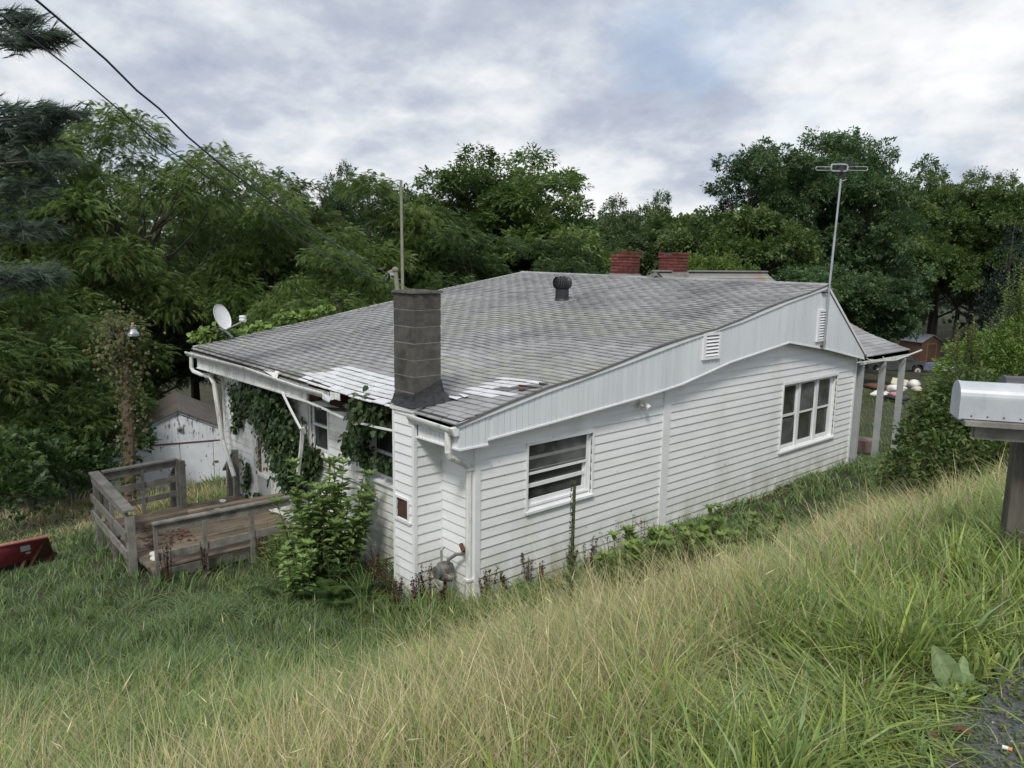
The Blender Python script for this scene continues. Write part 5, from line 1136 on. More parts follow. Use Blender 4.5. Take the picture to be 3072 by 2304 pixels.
# tall pines with bare lower trunks
def pine_kind():
    r = np.random.default_rng(71); P = []; D = []; v = []
    m = MB().tube([(0, 0, -.6), (0, 0, 7), (0, 0, 14)], [.28, .2, .05], 8)
    for i in range(26):
        z = 4.2+i*.38; R0 = 3.0*(1-.6*(i/26)**1.5)
        for b in range(5):
            a = r.uniform(0, 6.28); L_ = R0*r.uniform(.6, 1.1); m.tube([(0, 0, z), (L_*.6*math.cos(a), L_*.6*math.sin(a), z+.15), (L_*math.cos(a), L_*math.sin(a), z+.1)], [.05, .035, .012], 4, cap=False)
            for k in range(16):
                q = r.uniform(.3, 1.05)*L_; P.append((q*math.cos(a)+r.normal(0, .35), q*math.sin(a)+r.normal(0, .35), z+.1+r.normal(0, .12))); D.append((math.cos(a), math.sin(a), .25)); v.append(r.random())
    P = np.array(P); T = t_tuft(12, 1, .035, .9, 5); R3 = rotm(np.array(D)+r.normal(0, .4, (len(P), 3)), np.array([0, 0, 1.]))
    V, F = scatter(T[0], T[1], P, R3, .62*r.uniform(.7, 1.2, len(P))); me = npmesh('crown', V, F, var=np.repeat(v, len(T[0]))); me.materials.append(LM['pine']); tm = m.mesh('trunk'); tm.materials.append(MT['bark']); KINDS['pine'] = (me, tm); KINDS['pine_h'] = 14
pine_kind()
def plant(kd, px, topy, d, label, rz=None, wide=1., mat=None, cat='tree', name='tree', group='trees behind the house', basez=None):
    """stand a tree at depth d on photo column px, tall enough to reach row topy"""
    p = pix(px, topy, d); z = H(p[0], p[1]) if basez is None else basez; hh = p[2]-z
    s = hh/KINDS[kd+'_h']; return tree(kd, (p[0], p[1], z), s*wide, random.random()*6.28 if rz is None else rz, label, cat, name, group, mat, sz=s)
def forest():
    P = plant
    # left mass
    P('walnut', 300, 340, 30, 'big bright green walnut tree with drooping leaves behind the lamp pole', .4, 1.05, name='walnut_tree')
    P('walnut', 60, 520, 31, 'walnut tree partly behind the pine boughs at the photo edge', 2.1, 1.0, name='walnut_tree')
    P('walnut', 560, 590, 38, 'walnut tree rising directly behind the white garage', 4.0, .9, name='walnut_tree')
    P('walnut2', 40, 800, 21, 'smaller leafy tree low in front of the far left walnuts', 1, 1.3, name='walnut_tree')
    P('walnut2', 180, 880, 26, 'dark low tree under the big walnut crown', 3, 1.5, name='walnut_tree')
    P('walnut2', 440, 800, 34, 'dark drooping tree between the lamp pole and the garage roof', 5, 1.25, name='walnut_tree')
    P('walnut2', 700, 720, 38, 'green tree rising behind the satellite dish', 2.2, 1.2, name='walnut_tree')
    P('walnut2', 800, 680, 32, 'slim bright tree just beyond the satellite dish tree', 0.5, 1.1, name='walnut_tree')
    P('round', 760, 625, 46, 'rounded tree with a pale crown behind the overhead cables', 1.2, .9, 'bright')
    P('walnut2', 905, 535, 36, 'slender tree with a leaf plume topping the middle treeline', 4.4, 1.0, name='walnut_tree')
    P('tall', 1010, 505, 58, 'distant small dark tree standing above the treeline near the roof pole', 2.5, .5, 'locust')
    P('walnut2', 1120, 530, 34, 'leafy tree left of the tall roof pole with a pointed top', 3.3, 1.2, name='walnut_tree')
    P('walnut2', 1030, 750, 27, 'bright low tree close behind the far eave', 3.9, 1.3, name='walnut_tree')
    P('walnut2', 860, 840, 27, 'low dark green tree close behind the roof edge', .9, .95, name='walnut_tree')
    P('tall', 1345, 470, 42, 'tall airy tree with the left hand crown of the central pair', 1.0, 1.15)
    P('tall', 1560, 455, 42, 'tall airy tree with the right hand crown of the central pair', 2.6, 1.2)
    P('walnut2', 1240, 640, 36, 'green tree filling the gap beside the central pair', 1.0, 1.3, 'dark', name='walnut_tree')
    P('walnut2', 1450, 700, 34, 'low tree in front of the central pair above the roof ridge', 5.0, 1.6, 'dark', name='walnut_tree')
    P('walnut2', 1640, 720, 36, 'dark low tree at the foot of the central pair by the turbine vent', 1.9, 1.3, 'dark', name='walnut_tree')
    P('round', 1755, 665, 55, 'small tree seen in the low gap of the treeline', .2, .75, 'far')
    P('tall', 1860, 600, 60, 'pale green tree beyond the first brick chimney', 3.1, .8, 'far')
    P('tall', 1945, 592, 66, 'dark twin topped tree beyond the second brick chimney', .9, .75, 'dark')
    P('round', 2090, 650, 52, 'bushy tree left of the big locust', 2.2, .85)
    P('round', 2010, 700, 46, 'mid green tree behind the brick chimneys', 4.2, .9, 'far')
    P('round', 2140, 770, 34, 'bright yellow green shrub tree behind the rear roof', 1.2, .62, 'bright')
    P('locust', 2330, 455, 50, 'big locust tree with a broad dark crown, nearer half', 1.5, .95, name='locust_tree')
    P('locust', 2480, 415, 54, 'tallest locust tree of the dark group behind the antenna', 3.0, .95, name='locust_tree')
    P('locust', 2600, 470, 50, 'locust tree on the antenna pole side of the dark group', 5.2, .85, name='locust_tree')
    P('round', 2230, 640, 44, 'dense tree at the foot of the locust group', 3.7, .9)
    P('round', 2600, 830, 40, 'low dense tree behind the porch roof', 1.7, 1.0, 'locust')
    P('round', 2420, 800, 40, 'low dense tree behind the gable peak', 0.7, 1.0, 'locust')
    for i, (px, ty, d, k) in enumerate([(2740, 530, 62, 'tall'), (2850, 515, 66, 'tall'), (2960, 520, 62, 'tall'), (3060, 530, 60, 'tall'), (2905, 640, 80, 'pine'), (2990, 700, 78, 'pine'), (2760, 600, 80, 'pine'), (2690, 640, 82, 'pine'), (2830, 600, 84, 'pine')]):
        P(k, px, ty, d, ['broad tree just beyond the locust group', 'broad tree second beyond the locust group', 'broad tree third beyond the locust group', 'broad tree at the photo edge above the hedge', 'dark pine behind the lattice fence', 'dark pine at the hedge end of the lattice fence', 'dark pine behind the brown shed', 'dark pine between the porch roof and the shed', 'dark pine rising behind the shed and lattice fence'][i], None, .85 if k == 'tall' else 1.0, cat='tree' if k == 'tall' else 'pine', name='tree' if k == 'tall' else 'pine_tree')
    P('spruce', 3045, 660, 40, 'blue green spruce at the photo edge above the hedge', 0, .9, cat='spruce', name='spruce_tree')
    P('round', 2925, 1000, 64, 'rounded bush beside the brown shed', 1.0, .8, 'far', cat='bush', name='bush', group='bushes')
forest()
# far wood closing the horizon
def far_wood():
    r = np.random.default_rng(5); VV = []; FF = []; VR = []; o = 0; n = 3600
    px = r.uniform(-700, 3800, n); d = r.uniform(95, 190, n); top = np.interp(px, [-700, 300, 650, 1000, 1700, 2050, 2600, 3800], [700, 660, 600, 640, 730, 715, 650, 620])+25*np.sin(px/47)+14*np.sin(px/19+1)
    D = CF[None]+((px-1536)/FPX)[:, None]*CR[None]; D[:, 2] = 0; D /= np.linalg.norm(D, axis=1, keepdims=True); XY = CAM[None]+D*d[:, None]
    gz = height(XY[:, 0], XY[:, 1]); tz_ = CAM[2]+(785-top)/FPX*d; P = np.stack([XY[:, 0], XY[:, 1], gz+(tz_-gz)*r.uniform(0, 1, n)**.6], -1)
    T = t_spray(16, .10, 8, .9); R3 = rotm(np.stack([r.normal(size=n), r.normal(size=n), r.normal(size=n)*.5], -1)-D*.6, np.array([0, 0, 1.]), r.normal(0, .6, n))
    V, F = scatter(T[0], T[1], P, R3, r.uniform(2.4, 4.2, n)); me = npmesh('far_wood', V, F, var=np.repeat(r.random(n), len(T[0])))
    tag(link('far_wood', me, LM['far']), 'distant wooded rise closing the horizon behind the yard trees', 'wood', kind='stuff')
far_wood()
# undergrowth below the left trees
def shrub_mass(name, spots, leafs, size, mat, lab, tmpl=SPRF, kind_='stuff', seed=3, cat='undergrowth', cr=.5):
    r = np.random.default_rng(seed); VV = []; FF = []; VR = []; o = 0
    for (x, y, z, R) in spots:
        n = int(leafs*R*R); d = sph(n, r, -.3); P = np.array([x, y, z])+d*np.array([R, R, R*.8])*(r.uniform(.5, 1.05, n)**.6)[:, None]*(1+.25*np.sin(4*d[:, :1]+5*d[:, 1:2]+x)); dd = d+r.normal(0, .4, (n, 3))+np.array([0, 0, .1])
        tm = tmpl[r.integers(len(tmpl))]; V, F = scatter(tm[0], tm[1], P, rotm(dd, np.array([0, 0, 1.]), r.normal(0, .6, n)), size*r.uniform(.7, 1.3, n)); VV.append(V); FF.append(F+o); o += len(V); VR.append(np.repeat(np.clip(r.random()*.4+r.random(n)*.6, 0, 1), len(tm[0])))
    ob = link(name, npmesh(name, np.concatenate(VV), np.concatenate(FF), var=np.concatenate(VR)), LM[mat]); return tag(ob, lab, cat, kind=kind_)
r_ = np.random.default_rng(9); spots = []
for px, py, d, R in [(20, 1400, 17.5, .9), (110, 1420, 18.5, .8), (210, 1410, 20, .8), (300, 1420, 20.5, .7), (60, 1330, 20, 1.2), (180, 1320, 21, 1.1), (290, 1330, 22, 1.1), (0, 1480, 15.5, .55), (90, 1500, 16.3, .45), (-60, 1420, 16, 1.0), (640, 1380, 27, 1.2), (20, 1240, 24, 1.8), (150, 1250, 25, 1.7), (280, 1240, 26, 1.6)]:
    p = pix(px, py, d); spots.append((p[0], p[1], p[2], R))
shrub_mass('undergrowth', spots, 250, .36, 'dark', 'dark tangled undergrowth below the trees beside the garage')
# hedge on the road bank
def shrub(name, lobes, n_leaf, size, mat, label, cat, shoots=0, seed=1, group=None, tm=DIAM):
    r = np.random.default_rng(seed); lobes = np.array(lobes); w = lobes[:, 3]**2; ci = r.choice(len(lobes), n_leaf, p=w/w.sum()); d = sph(n_leaf, r, -.45); L_ = lobes[ci]
    q = 1+.20*np.sin(5*d[:, 0]+7*d[:, 2]+L_[:, 0]*3)+.12*np.sin(9*d[:, 1]+L_[:, 1]*5); P = L_[:, :3]+d*(L_[:, 3]*q*(r.uniform(.35, 1.0, n_leaf)**.4))[:, None]
    root = empty(name, (float(lobes[:, 0].mean()), float(lobes[:, 1].mean()), H(lobes[:, 0].mean(), lobes[:, 1].mean())), label, cat, group)
    dd = d+r.normal(0, .5, (n_leaf, 3)); S_ = size*r.uniform(.6, 1.35, n_leaf); v = np.clip(r.random(len(lobes))[ci]*.4+r.random(n_leaf)*.6, 0, 1)
    Vs = [scatter(tm[0], tm[1], P, rotm(dd, np.array([0, 0, 1.]), r.normal(0, .7, n_leaf)), S_)]; vr = [np.repeat(v, len(tm[0]))]; m = MB()
    for k in range(shoots):
        b = P[r.integers(n_leaf)]; b = b if b[2] > np.median(P[:, 2]) else P[np.argmax(P[:, 2]*r.uniform(.9, 1, n_leaf))]; L2 = r.uniform(.3, .75); dr_ = np.array([r.normal(0, .22), r.normal(0, .22), 1]); dr_ /= np.linalg.norm(dr_); e = b+dr_*L2; m.tube([b-dr_*.3, (b+e)/2+r.normal(0, .02, 3), e], [.008, .006, .003], 4, cap=False)
        nl = int(L2/.022); t = np.linspace(0, 1, nl); a = np.arange(nl)*2.4; PP = b+np.outer(t, e-b); DD = np.stack([np.cos(a), np.sin(a), .5+.6*t], -1); Vs.append(scatter(tm[0], tm[1], PP, rotm(DD, np.array([0, 0, 1.])), size*(1.1-.4*t)*r.uniform(.8, 1.1, nl))); vr.append(np.repeat(.7+.3*r.random(nl), len(tm[0])))
    o = 0; VV = []; FF = []
    for V, F in Vs: VV.append(V); FF.append(F+o); o += len(V)
    lf = link('leaves', npmesh('leaves', np.concatenate(VV), np.concatenate(FF), var=np.concatenate(vr)), LM[mat], root); lf['kind'] = 'stuff'
    base = np.array([lobes[:, 0].mean(), lobes[:, 1].mean(), H(lobes[:, 0].mean(), lobes[:, 1].mean())-.05])
    for l in lobes[:14]:
        e = l[:3]; m.tube([base+r.normal(0, .12, 3)*np.array([1, 1, 0]), (base+e)/2+r.normal(0, .1, 3), e], [.025, .016, .006], 5, cap=False)
    if m.v: tag(m.build('stems', MT['bark'], root), kind='stuff')
    return root
def lobes(px):
    o = []
    for x, y, d, R in px: p = pix(x, y, d); o.append((p[0], p[1], p[2], R))
    return o
shrub('shrub', lobes([(2745, 1420, 11.9, .42), (2775, 1340, 12, .46), (2810, 1270, 12.2, .44), (2870, 1240, 12, .56), (2840, 1350, 11.6, .6), (2920, 1340, 11.3, .66), (3000, 1350, 11, .66), (2870, 1430, 11, .6), (2970, 1440, 10.4, .6), (3060, 1340, 11, .8), (2940, 1240, 11.6, .7), (3060, 1440, 10.2, .6), (2700, 1440, 12, .3)]), 17000, .085, 'hedge', 'large dense green shrub beside the porch below the mailboxes', 'shrub', 26, 2)
shrub('shrub', lobes([(2890, 1140, 13.2, .50), (2850, 1190, 13.0, .36), (2930, 1090, 13.1, .52), (2990, 1090, 13, .52), (3070, 1060, 12.6, .62), (3000, 1130, 12.6, .7), (3072, 1120, 12.4, .6), (3095, 1000, 12.6, .40)]), 10500, .085, 'bright', 'bright yellow green shrub rising behind the mailboxes', 'shrub', 30, 3, tm=LANCE)
# vines on the rake, on the lamp pole, on the front wall
def vine(name, P, nrm, size, mat, lab, stems=None, seed=1, tm=None, cat='vine', down=.8):
    r = np.random.default_rng(seed); P = np.array(P, float); n = len(P); tm = tm or (np.array([(0, 0, 0), (.25, .42, .05), (.62, .36, .04), (1, 0, -.12), (.62, -.36, .04), (.25, -.42, .05)]), np.array([(0, 1, 2), (0, 2, 3), (0, 3, 4), (0, 4, 5)]))
    D = np.array(nrm, float)[None]*.45+np.array([0, 0, -down])+r.normal(0, .35, (n, 3)); Rm = rotm(D, np.array(nrm, float)[None].repeat(n, 0)+r.normal(0, .3, (n, 3)))
    R2 = Rm.copy(); V, F = scatter(tm[0], tm[1], P, R2, size*r.uniform(.55, 1.25, n)); root = empty(name, tuple(P.mean(0)), lab, cat)
    lf = link('leaves', npmesh('leaves', V, F, var=np.repeat(r.random(n), len(tm[0]))), LM[mat], root); lf['kind'] = 'stuff'
    if stems:
        m = MB()
        for s in stems: m.tube(s, [.008]*len(s), 4, cap=False)
        tag(m.build('stems', MT['bark'], root), kind='stuff')
    return root
def wallvine():
    r = np.random.default_rng(12); P = []; st = []
    def lane(px, n, wid, y0, y1, dep):
        pts = [onplane(x, y, 1, -.05) for x, y in px]; seg = np.array(pts); t = r.random(n)**.9*(len(seg)-1); i = np.minimum(t.astype(int), len(seg)-2); f = (t-i)[:, None]; q = seg[i]*(1-f)+seg[i+1]*f
        ww = np.interp(t/(len(seg)-1), [0, 1], wid)[:, None]; q = q+r.normal(0, 1, (n, 3))*np.array([1, 0, .8])*ww*.5; q[:, 1] = -.03-np.abs(r.normal(0, dep, n)); P.extend(q.tolist()); st.append([p+np.array([0, -.02, 0]) for p in pts])
    lane([(745, 1160), (860, 1205)], 1500, (.35, .50), 0, 0, .16)
    lane([(830, 1190), (858, 1270), (875, 1340), (885, 1400), (895, 1440)], 2500, (.62, .34), 0, 0, .16)
    lane([(785, 1170), (815, 1260), (855, 1340)], 1300, (.34, .36), 0, 0, .14)
    lane([(890, 1290), (900, 1350), (920, 1395)], 700, (.40, .35), 0, 0, .1)
    lane([(950, 1330), (945, 1380), (925, 1410)], 420, (.30, .25), 0, 0, .08)
    lane([(705, 1170), (712, 1230), (708, 1295)], 190, (.16, .05), 0, 0, .05); lane([(690, 1150), (730, 1200), (722, 1280)], 170, (.2, .06), 0, 0, .05); lane([(745, 1190), (748, 1250)], 120, (.14, .05), 0, 0, .05)
    lane([(742, 1385), (748, 1420), (738, 1460)], 120, (.16, .12), 0, 0, .05); lane([(775, 1480), (782, 1500)], 50, (.1, .1), 0, 0, .04)
    P = [p for p in P if p[2] < 2.10 and not (p[0] > -4.1 and p[2] > 1.3 and p[0] > -4.05)]
    roots = [[onplane(905, 1420, 1, -.08), onplane(915, 1480, 1, -.1), onplane(925, 1600, 1, -.15)], [onplane(900, 1390, 1, -.05), onplane(880, 1450, 1, -.05), onplane(860, 1440, 1, -.03)], [onplane(930, 1380, 1, -.05), onplane(1020, 1430, 1, -.03), onplane(1120, 1470, 1, -.03)], [onplane(915, 1370, 1, -.06), onplane(912, 1500, 1, -.1)], [onplane(925, 1390, 1, -.06), onplane(960, 1430, 1, -.04), onplane(940, 1470, 1, -.04)]]
    vine('climbing_vine', P, (0, -1, 0), .088, 'ivy', 'dense dark climbing vine covering the wall between the door and the first window', st+roots, 4)
    P = []; st = []
    def lane2(px, n, wid, dep, y=-.35):
        pts = [onplane(x, yy, 1, y) for x, yy in px]; seg = np.array(pts); t = r.random(n)*(len(seg)-1); i = np.minimum(t.astype(int), len(seg)-2); f = (t-i)[:, None]; q = seg[i]*(1-f)+seg[i+1]*f; ww = np.interp(t/(len(seg)-1), [0, 1], wid)[:, None]
        q = q+r.normal(0, 1, (n, 3))*np.array([1, 0, .8])*ww*.5; q[:, 1] += r.normal(0, dep, n); P.extend(q.tolist()); st.append(pts)
    lane2([(1095, 1205), (1085, 1250), (1090, 1290)], 300, (.26, .22), .08); lane2([(1120, 1230), (1140, 1260)], 130, (.22, .2), .08); lane2([(1082, 1290), (1086, 1340), (1098, 1385)], 260, (.17, .10), .06, -.2); lane2([(1055, 1290), (1050, 1330), (1045, 1355)], 130, (.14, .08), .05, -.2)
    lane2([(1125, 1370), (1155, 1385), (1165, 1390)], 60, (.12, .10), .05, -.12)
    P = [p for p in P if p[0] < -1.2]
    vine('climbing_vine', P, (0, -1, 0), .092, 'ivy', 'ragged vine hanging from the broken eave beside the second window', st, 5)
    # along the far rake
    P = []
    for px, py, rr2 in [(650, 1000, .26), (700, 1010, .16), (740, 1000, .14), (790, 985, .16), (860, 955, .16), (930, 945, .13), (980, 930, .10), (620, 1020, .18)]:
        n = int(900*rr2)+40; c = onplane(px, py, 0, -8.42); d = r.normal(0, 1, (n, 3)); P += (c+d*np.array([.5, 1.2, .45])*rr2*.6+np.array([0, 0, .02])).tolist()
    vine('roof_vine', P, (.5, -.4, .6), .10, 'bright', 'green vine creeping along the far roof edge by the satellite dish', None, 6, down=.2)
    P = []; 
    for t in np.linspace(0.1, 1, 1000): 
        c = np.array(up0)*(1-t)+upt*t; k = .09+.24*sm(.60, .93, t); P.append(c+np.array([r.normal(0, k), r.normal(0, k), r.normal(0, .12)]))
    for _ in range(1300): P.append(upt+np.array([r.normal(-.05, .24), r.normal(-.05, .24), r.normal(-.35, .36)]))
    for _ in range(90): P.append(np.array(up0)*.35+upt*.65+np.array([r.normal(.25, .12), r.normal(.2, .12), r.normal(-.3, .4)]))
    vine('pole_vine', P, (.7, -.5, .4), .085, 'redvine', 'reddish green vine clothing the old lamp pole', None, 8)
wallvine()
# white pine at the left edge
def near_pine():
    base = pix(-420, 1500, 9.5); base = np.array([base[0], base[1], H(base[0], base[1])]); R = empty('pine_tree', tuple(base), 'tall pine just outside the photo with feathery boughs reaching in', 'pine')
    r = np.random.default_rng(14); m = MB(); m.tube([base-(0, 0, .3), base+(0, 0, 6), base+(.1, .1, 13)], [.24, .17, .05], 10); P = []; D = []; Lm = MB()
    for (px, py, d, w, n, drop) in [(95, 115, 8.6, .30, 150, 0), (30, 60, 8.8, .28, 90, 0), (60, 130, 8.8, .25, 80, 0), (130, 350, 8.6, .34, 130, 0), (40, 350, 8.9, .4, 150, 0), (60, 400, 8.9, .3, 90, 0), (150, 480, 8.7, .22, 50, 0), (60, 480, 9, .45, 190, 0), (0, 420, 9, .5, 140, 0), (10, 560, 9.1, .45, 110, 0), (80, 560, 9.2, .2, 35, 0), (20, 700, 9.2, .45, 80, 0), (60, 690, 9.2, .25, 30, 0), (90, 830, 8.8, .30, 130, 0), (20, 840, 8.8, .35, 120, 0), (-60, 100, 9, .4, 60, 0), (-60, 600, 9, .6, 120, 0), (-80, 850, 9, .5, 80, 0), (10, 1300, 9.5, .2, 10, 0)][:18]:
        e = pix(px, py, d); s = base+np.array([0, 0, max(1.5, e[2]-base[2]-.5)]); mid = (s+e)/2+np.array([0, 0, .12]); Lm.tube([s, mid, e], [.06, .035, .010], 5, cap=False); ax_ = (e-mid)/np.linalg.norm(e-mid)
        for k in range(n):
            t = r.uniform(-.6, 1); q = e+ax_*t*w*1.1+r.normal(0, 1, 3)*np.array([.32, .32, .15])*w*(1.2-.6*max(t, 0)); P.append(q); D.append(ax_+r.normal(0, .55, 3)+np.array([0, 0, .2]))
    P = np.array(P); T = t_tuft(13, 1, .030, .7, 9); V, F = scatter(T[0], T[1], P, rotm(np.array(D), np.array([0, 0, 1.])), .17*r.uniform(.7, 1.25, len(P)))
    m.build('trunk', MT['bark'], R); Lm.build('boughs', MT['bark'], R); o = link('needles', npmesh('needles', V, F, var=np.repeat(r.random(len(P)), len(T[0]))), LM['pine'], R); o['kind'] = 'stuff'
near_pine()
# leafy weeds near the house
def leafy(name, base, h, n_st, n_leaf, leaf, mat, lab, spread=.5, seed=1, group=None, tm=LANCE, cat='plant', up=.3):
    r = np.random.default_rng(seed); R = empty(name, (float(base[0]), float(base[1]), float(base[2])), lab, cat, group); m = MB(); P = []; D = []; S_ = []
    for s in range(n_st):
        a = r.uniform(0, 6.28); hh = h*r.uniform(.55, 1); off = np.array([math.cos(a), math.sin(a), 0])*spread*r.uniform(.2, 1); b = np.array(base)+off*.25; e = b+off*.8+np.array([0, 0, hh]); mid = (b+e)/2+off*.12; m.tube([b-(0, 0, .05), mid, e], [.012, .009, .004], 5, cap=False)
        k = max(4, n_leaf//n_st); t = r.uniform(.12, 1, k)**.7
        for j, tt in enumerate(np.sort(t)):
            q = b*(1-tt)**2+2*mid*tt*(1-tt)+e*tt*tt; an = j*2.4+r.normal(0, .3); P.append(q); D.append((math.cos(an), math.sin(an), up+.7*(tt > .92)+r.normal(0, .15))); S_.append(leaf*r.uniform(.7, 1.2)*(1.1-.45*tt))
        for j in range(7): an = j*.9; P.append(e); D.append((math.cos(an), math.sin(an), .8)); S_.append(leaf*.6)
    V, F = scatter(tm[0], tm[1], np.array(P), rotm(np.array(D, float), np.array([0, 0, 1.])), S_); m.build('stems', MT['stem'], R); o = link('leaves', npmesh('leaves', V, F, var=np.repeat(r.random(len(P)), len(tm[0]))), LM[mat], R); o['kind'] = 'stuff'
    return R
NARROW = (np.array([(0, 0, 0), (.3, .19, .04), (.7, .16, .0), (1, 0, -.22), (.7, -.16, .0), (.3, -.19, .04)]), np.array([(0, 1, 2), (0, 2, 3), (0, 3, 4), (0, 4, 5)]))
b = np.array([-2.30, -.80, H(-2.3, -.8)]); leafy('leafy_shrub', b, 1.8, 30, 1400, .215, 'poke', 'tall bright green leafy shrub against the front wall', .70, 3, tm=NARROW)
b = np.array([-2.0, -1.35, H(-2.0, -1.35)]); leafy('leafy_shrub', b, .85, 10, 260, .16, 'poke', 'low bright leafy sprig at the foot of the tall shrub', .35, 5, tm=NARROW)
b = np.array([-3.2, -1.0, H(-3.2, -1.0)]); leafy('leafy_shrub', b, .8, 10, 240, .13, 'hedge', 'dull green bush between the deck railing and the tall shrub', .4, 6, tm=NARROW)
b = np.array([-1.9, -.9, H(-1.9, -.9)]); leafy('leafy_shrub', b, .7, 12, 320, .12, 'dark', 'dark leafy weeds beside the chimney box', .5, 7, tm=NARROW)
def fern(x, y, h, n, seed, lab):
    r = np.random.default_rng(seed); z = H(x, y); R = empty('fern', (x, y, z), lab, 'fern', 'ferns by the chimney box'); 
    for k in range(n):
        a = 2*math.pi*k/n+r.normal(0, .2); L_ = h*r.uniform(.8, 1.15); V = []; F = []; N_ = 22; ca, sa = math.cos(a), math.sin(a)
        for i in range(N_):
            t = (i+1)/N_; rad = L_*.75*t; zz_ = L_*(1.15*t-.75*t*t); w = .13*L_*math.sin(math.pi*min(1, t*.9+.12))*1.3
            for s in (-1, 1):
                j = len(V); V += [(x+ca*rad, y+sa*rad, z+zz_), (x+ca*(rad+.02)-sa*s*w, y+sa*(rad+.02)+ca*s*w, z+zz_-.03), (x+ca*(rad+L_*.035), y+sa*(rad+L_*.035), z+zz_+.002)]; F.append((j, j+1, j+2))
        link('frond', npmesh('frond', V, F, var=np.full(len(V), r.random())), LM['fern'], R)
fern(-1.5, -.75, .85, 13, 1, 'green fern arching beside the chimney box'); fern(-1.75, -1.15, .7, 11, 2, 'fern in front of the one beside the chimney box'); fern(-2.35, -1.5, .6, 10, 3, 'low fern under the tall bright shrub'); fern(-1.35, -1.1, .65, 11, 4, 'fern nearest the chimney box corner')
def dock(x, y, h, lab, seed, n=4, w=.016, group='dry dock stalks along the house wall'):
    r = np.random.default_rng(seed); z = H(x, y)-.03; m = MB(); P = []; 
    for s in range(n):
        a = r.uniform(0, 6.28); tip = np.array([x+math.cos(a)*h*.22*r.random(), y+math.sin(a)*h*.22*r.random(), z+h*r.uniform(.7, 1)]); b = np.array([x+.03*math.cos(a), y+.03*math.sin(a), z]); m.tube([b, (b+tip)/2, tip], [.006, .005, .003], 4, cap=False)
        for k in range(46): t = r.uniform(.35, 1.0); P.append(b*(1-t)+tip*t+r.normal(0, w*.7, 3))
    P = np.array(P); nq = len(P); V, F = scatter(*t_diamond(.8, .3, .1), P, rotm(r.normal(0, 1, (nq, 3)), np.array([0, 0, 1.])), .026*r.uniform(.6, 1.3, nq)); R = empty('dock_plant', (x, y, z), lab, 'weed', group)
    m.build('stalks', MT['rotten'], R); o = link('seeds', npmesh('seeds', V, F, var=np.repeat(r.random(nq), 4)), LM['dock'], R); o['kind'] = 'stuff'
for i, (x, y, h) in enumerate([(.14, .12, .62), (.16, .38, .45), (.15, .78, .6), (.2, 1.0, .42), (.2, 1.55, .5), (.3, 1.8, .55), (-.85, -.62, .55), (-.62, -.72, .5), (-1.0, -.7, .55), (-.45, -.55, .6), (-.5, -.35, .75), (-.15, -.42, .45), (-1.25, -.62, .8), (-1.4, -.5, .75), (-4.15, -2.35, .75), (-4.05, -1.85, .6), (-4.0, -1.0, .55)]):
    lab = ['dry dock stalk hard against the downspout', 'short dry dock stalk second from the downspout', 'dry dock stalk below the near window edge', 'short dry dock stalk under the near window', 'dry dock stalk midway along the near siding', 'dry dock stalk nearest the mullein spike', 'dry dock stalk at the foot of the chimney box front', 'dry dock stalk at the chimney box near corner', 'dry dock stalk at the chimney box far corner', 'dry dock stalk in front of the gas meter', 'tall dark dock stalk between the chimney box and the gas meter', 'short dock stalk beside the gas meter and downspout', 'tall dark seed spike against the front wall by the box', 'second tall dark seed spike against the front wall', 'dark dock clump at the open end of the deck railing', 'dark dock stalk under the first railing post', 'dark dock stalk under the second railing post'][i]
    dock(x, y, h, lab, 30+i, n=5)
def mullein():
    x, y = 1.62, .02; z = H(x, y); R = empty('mullein', (x, y, z), 'single tall mullein spike standing before the near window', 'mullein'); r = np.random.default_rng(2)
    top = pix(1703, 1492, 7.4); zt = top[2]; m = MB(); m.tube([(x, y, z), (x, y+.01, (z+zt)/2), (x+.01, y+.01, zt)], [.017, .020, .016], 7); m.build('stalk', MT['stem'], R)
    n = 420; t = r.uniform(.45, 1, n); a = r.random(n)*6.28; P = np.stack([x+.018*np.cos(a), y+.018*np.sin(a), z+(zt-z)*t], -1); V, F = scatter(*t_diamond(.7, .2, 0), P, rotm(np.stack([np.cos(a), np.sin(a), .8+0*a], -1), np.array([0, 0, 1.])), .022*np.ones(n)); o = link('seed_heads', npmesh('seed_heads', V, F, var=np.repeat(r.random(n)*.4, 4)), LM['fern'], R); o['kind'] = 'stuff'
    for k in range(34):
        t = k/34; a = k*2.4; L_ = .20*(1-.68*t); zz_ = z+.12+(zt-z)*.5*t; V, F = scatter(*NARROW, np.array([[x, y, zz_]]), rotm(np.array([[math.cos(a), math.sin(a), .9+.5*t]]), np.array([0, 0, 1.])), [L_]); link('leaf', npmesh('leaf', V, F, var=np.full(len(V), r.random())), LM['mullein'], R)
mullein()
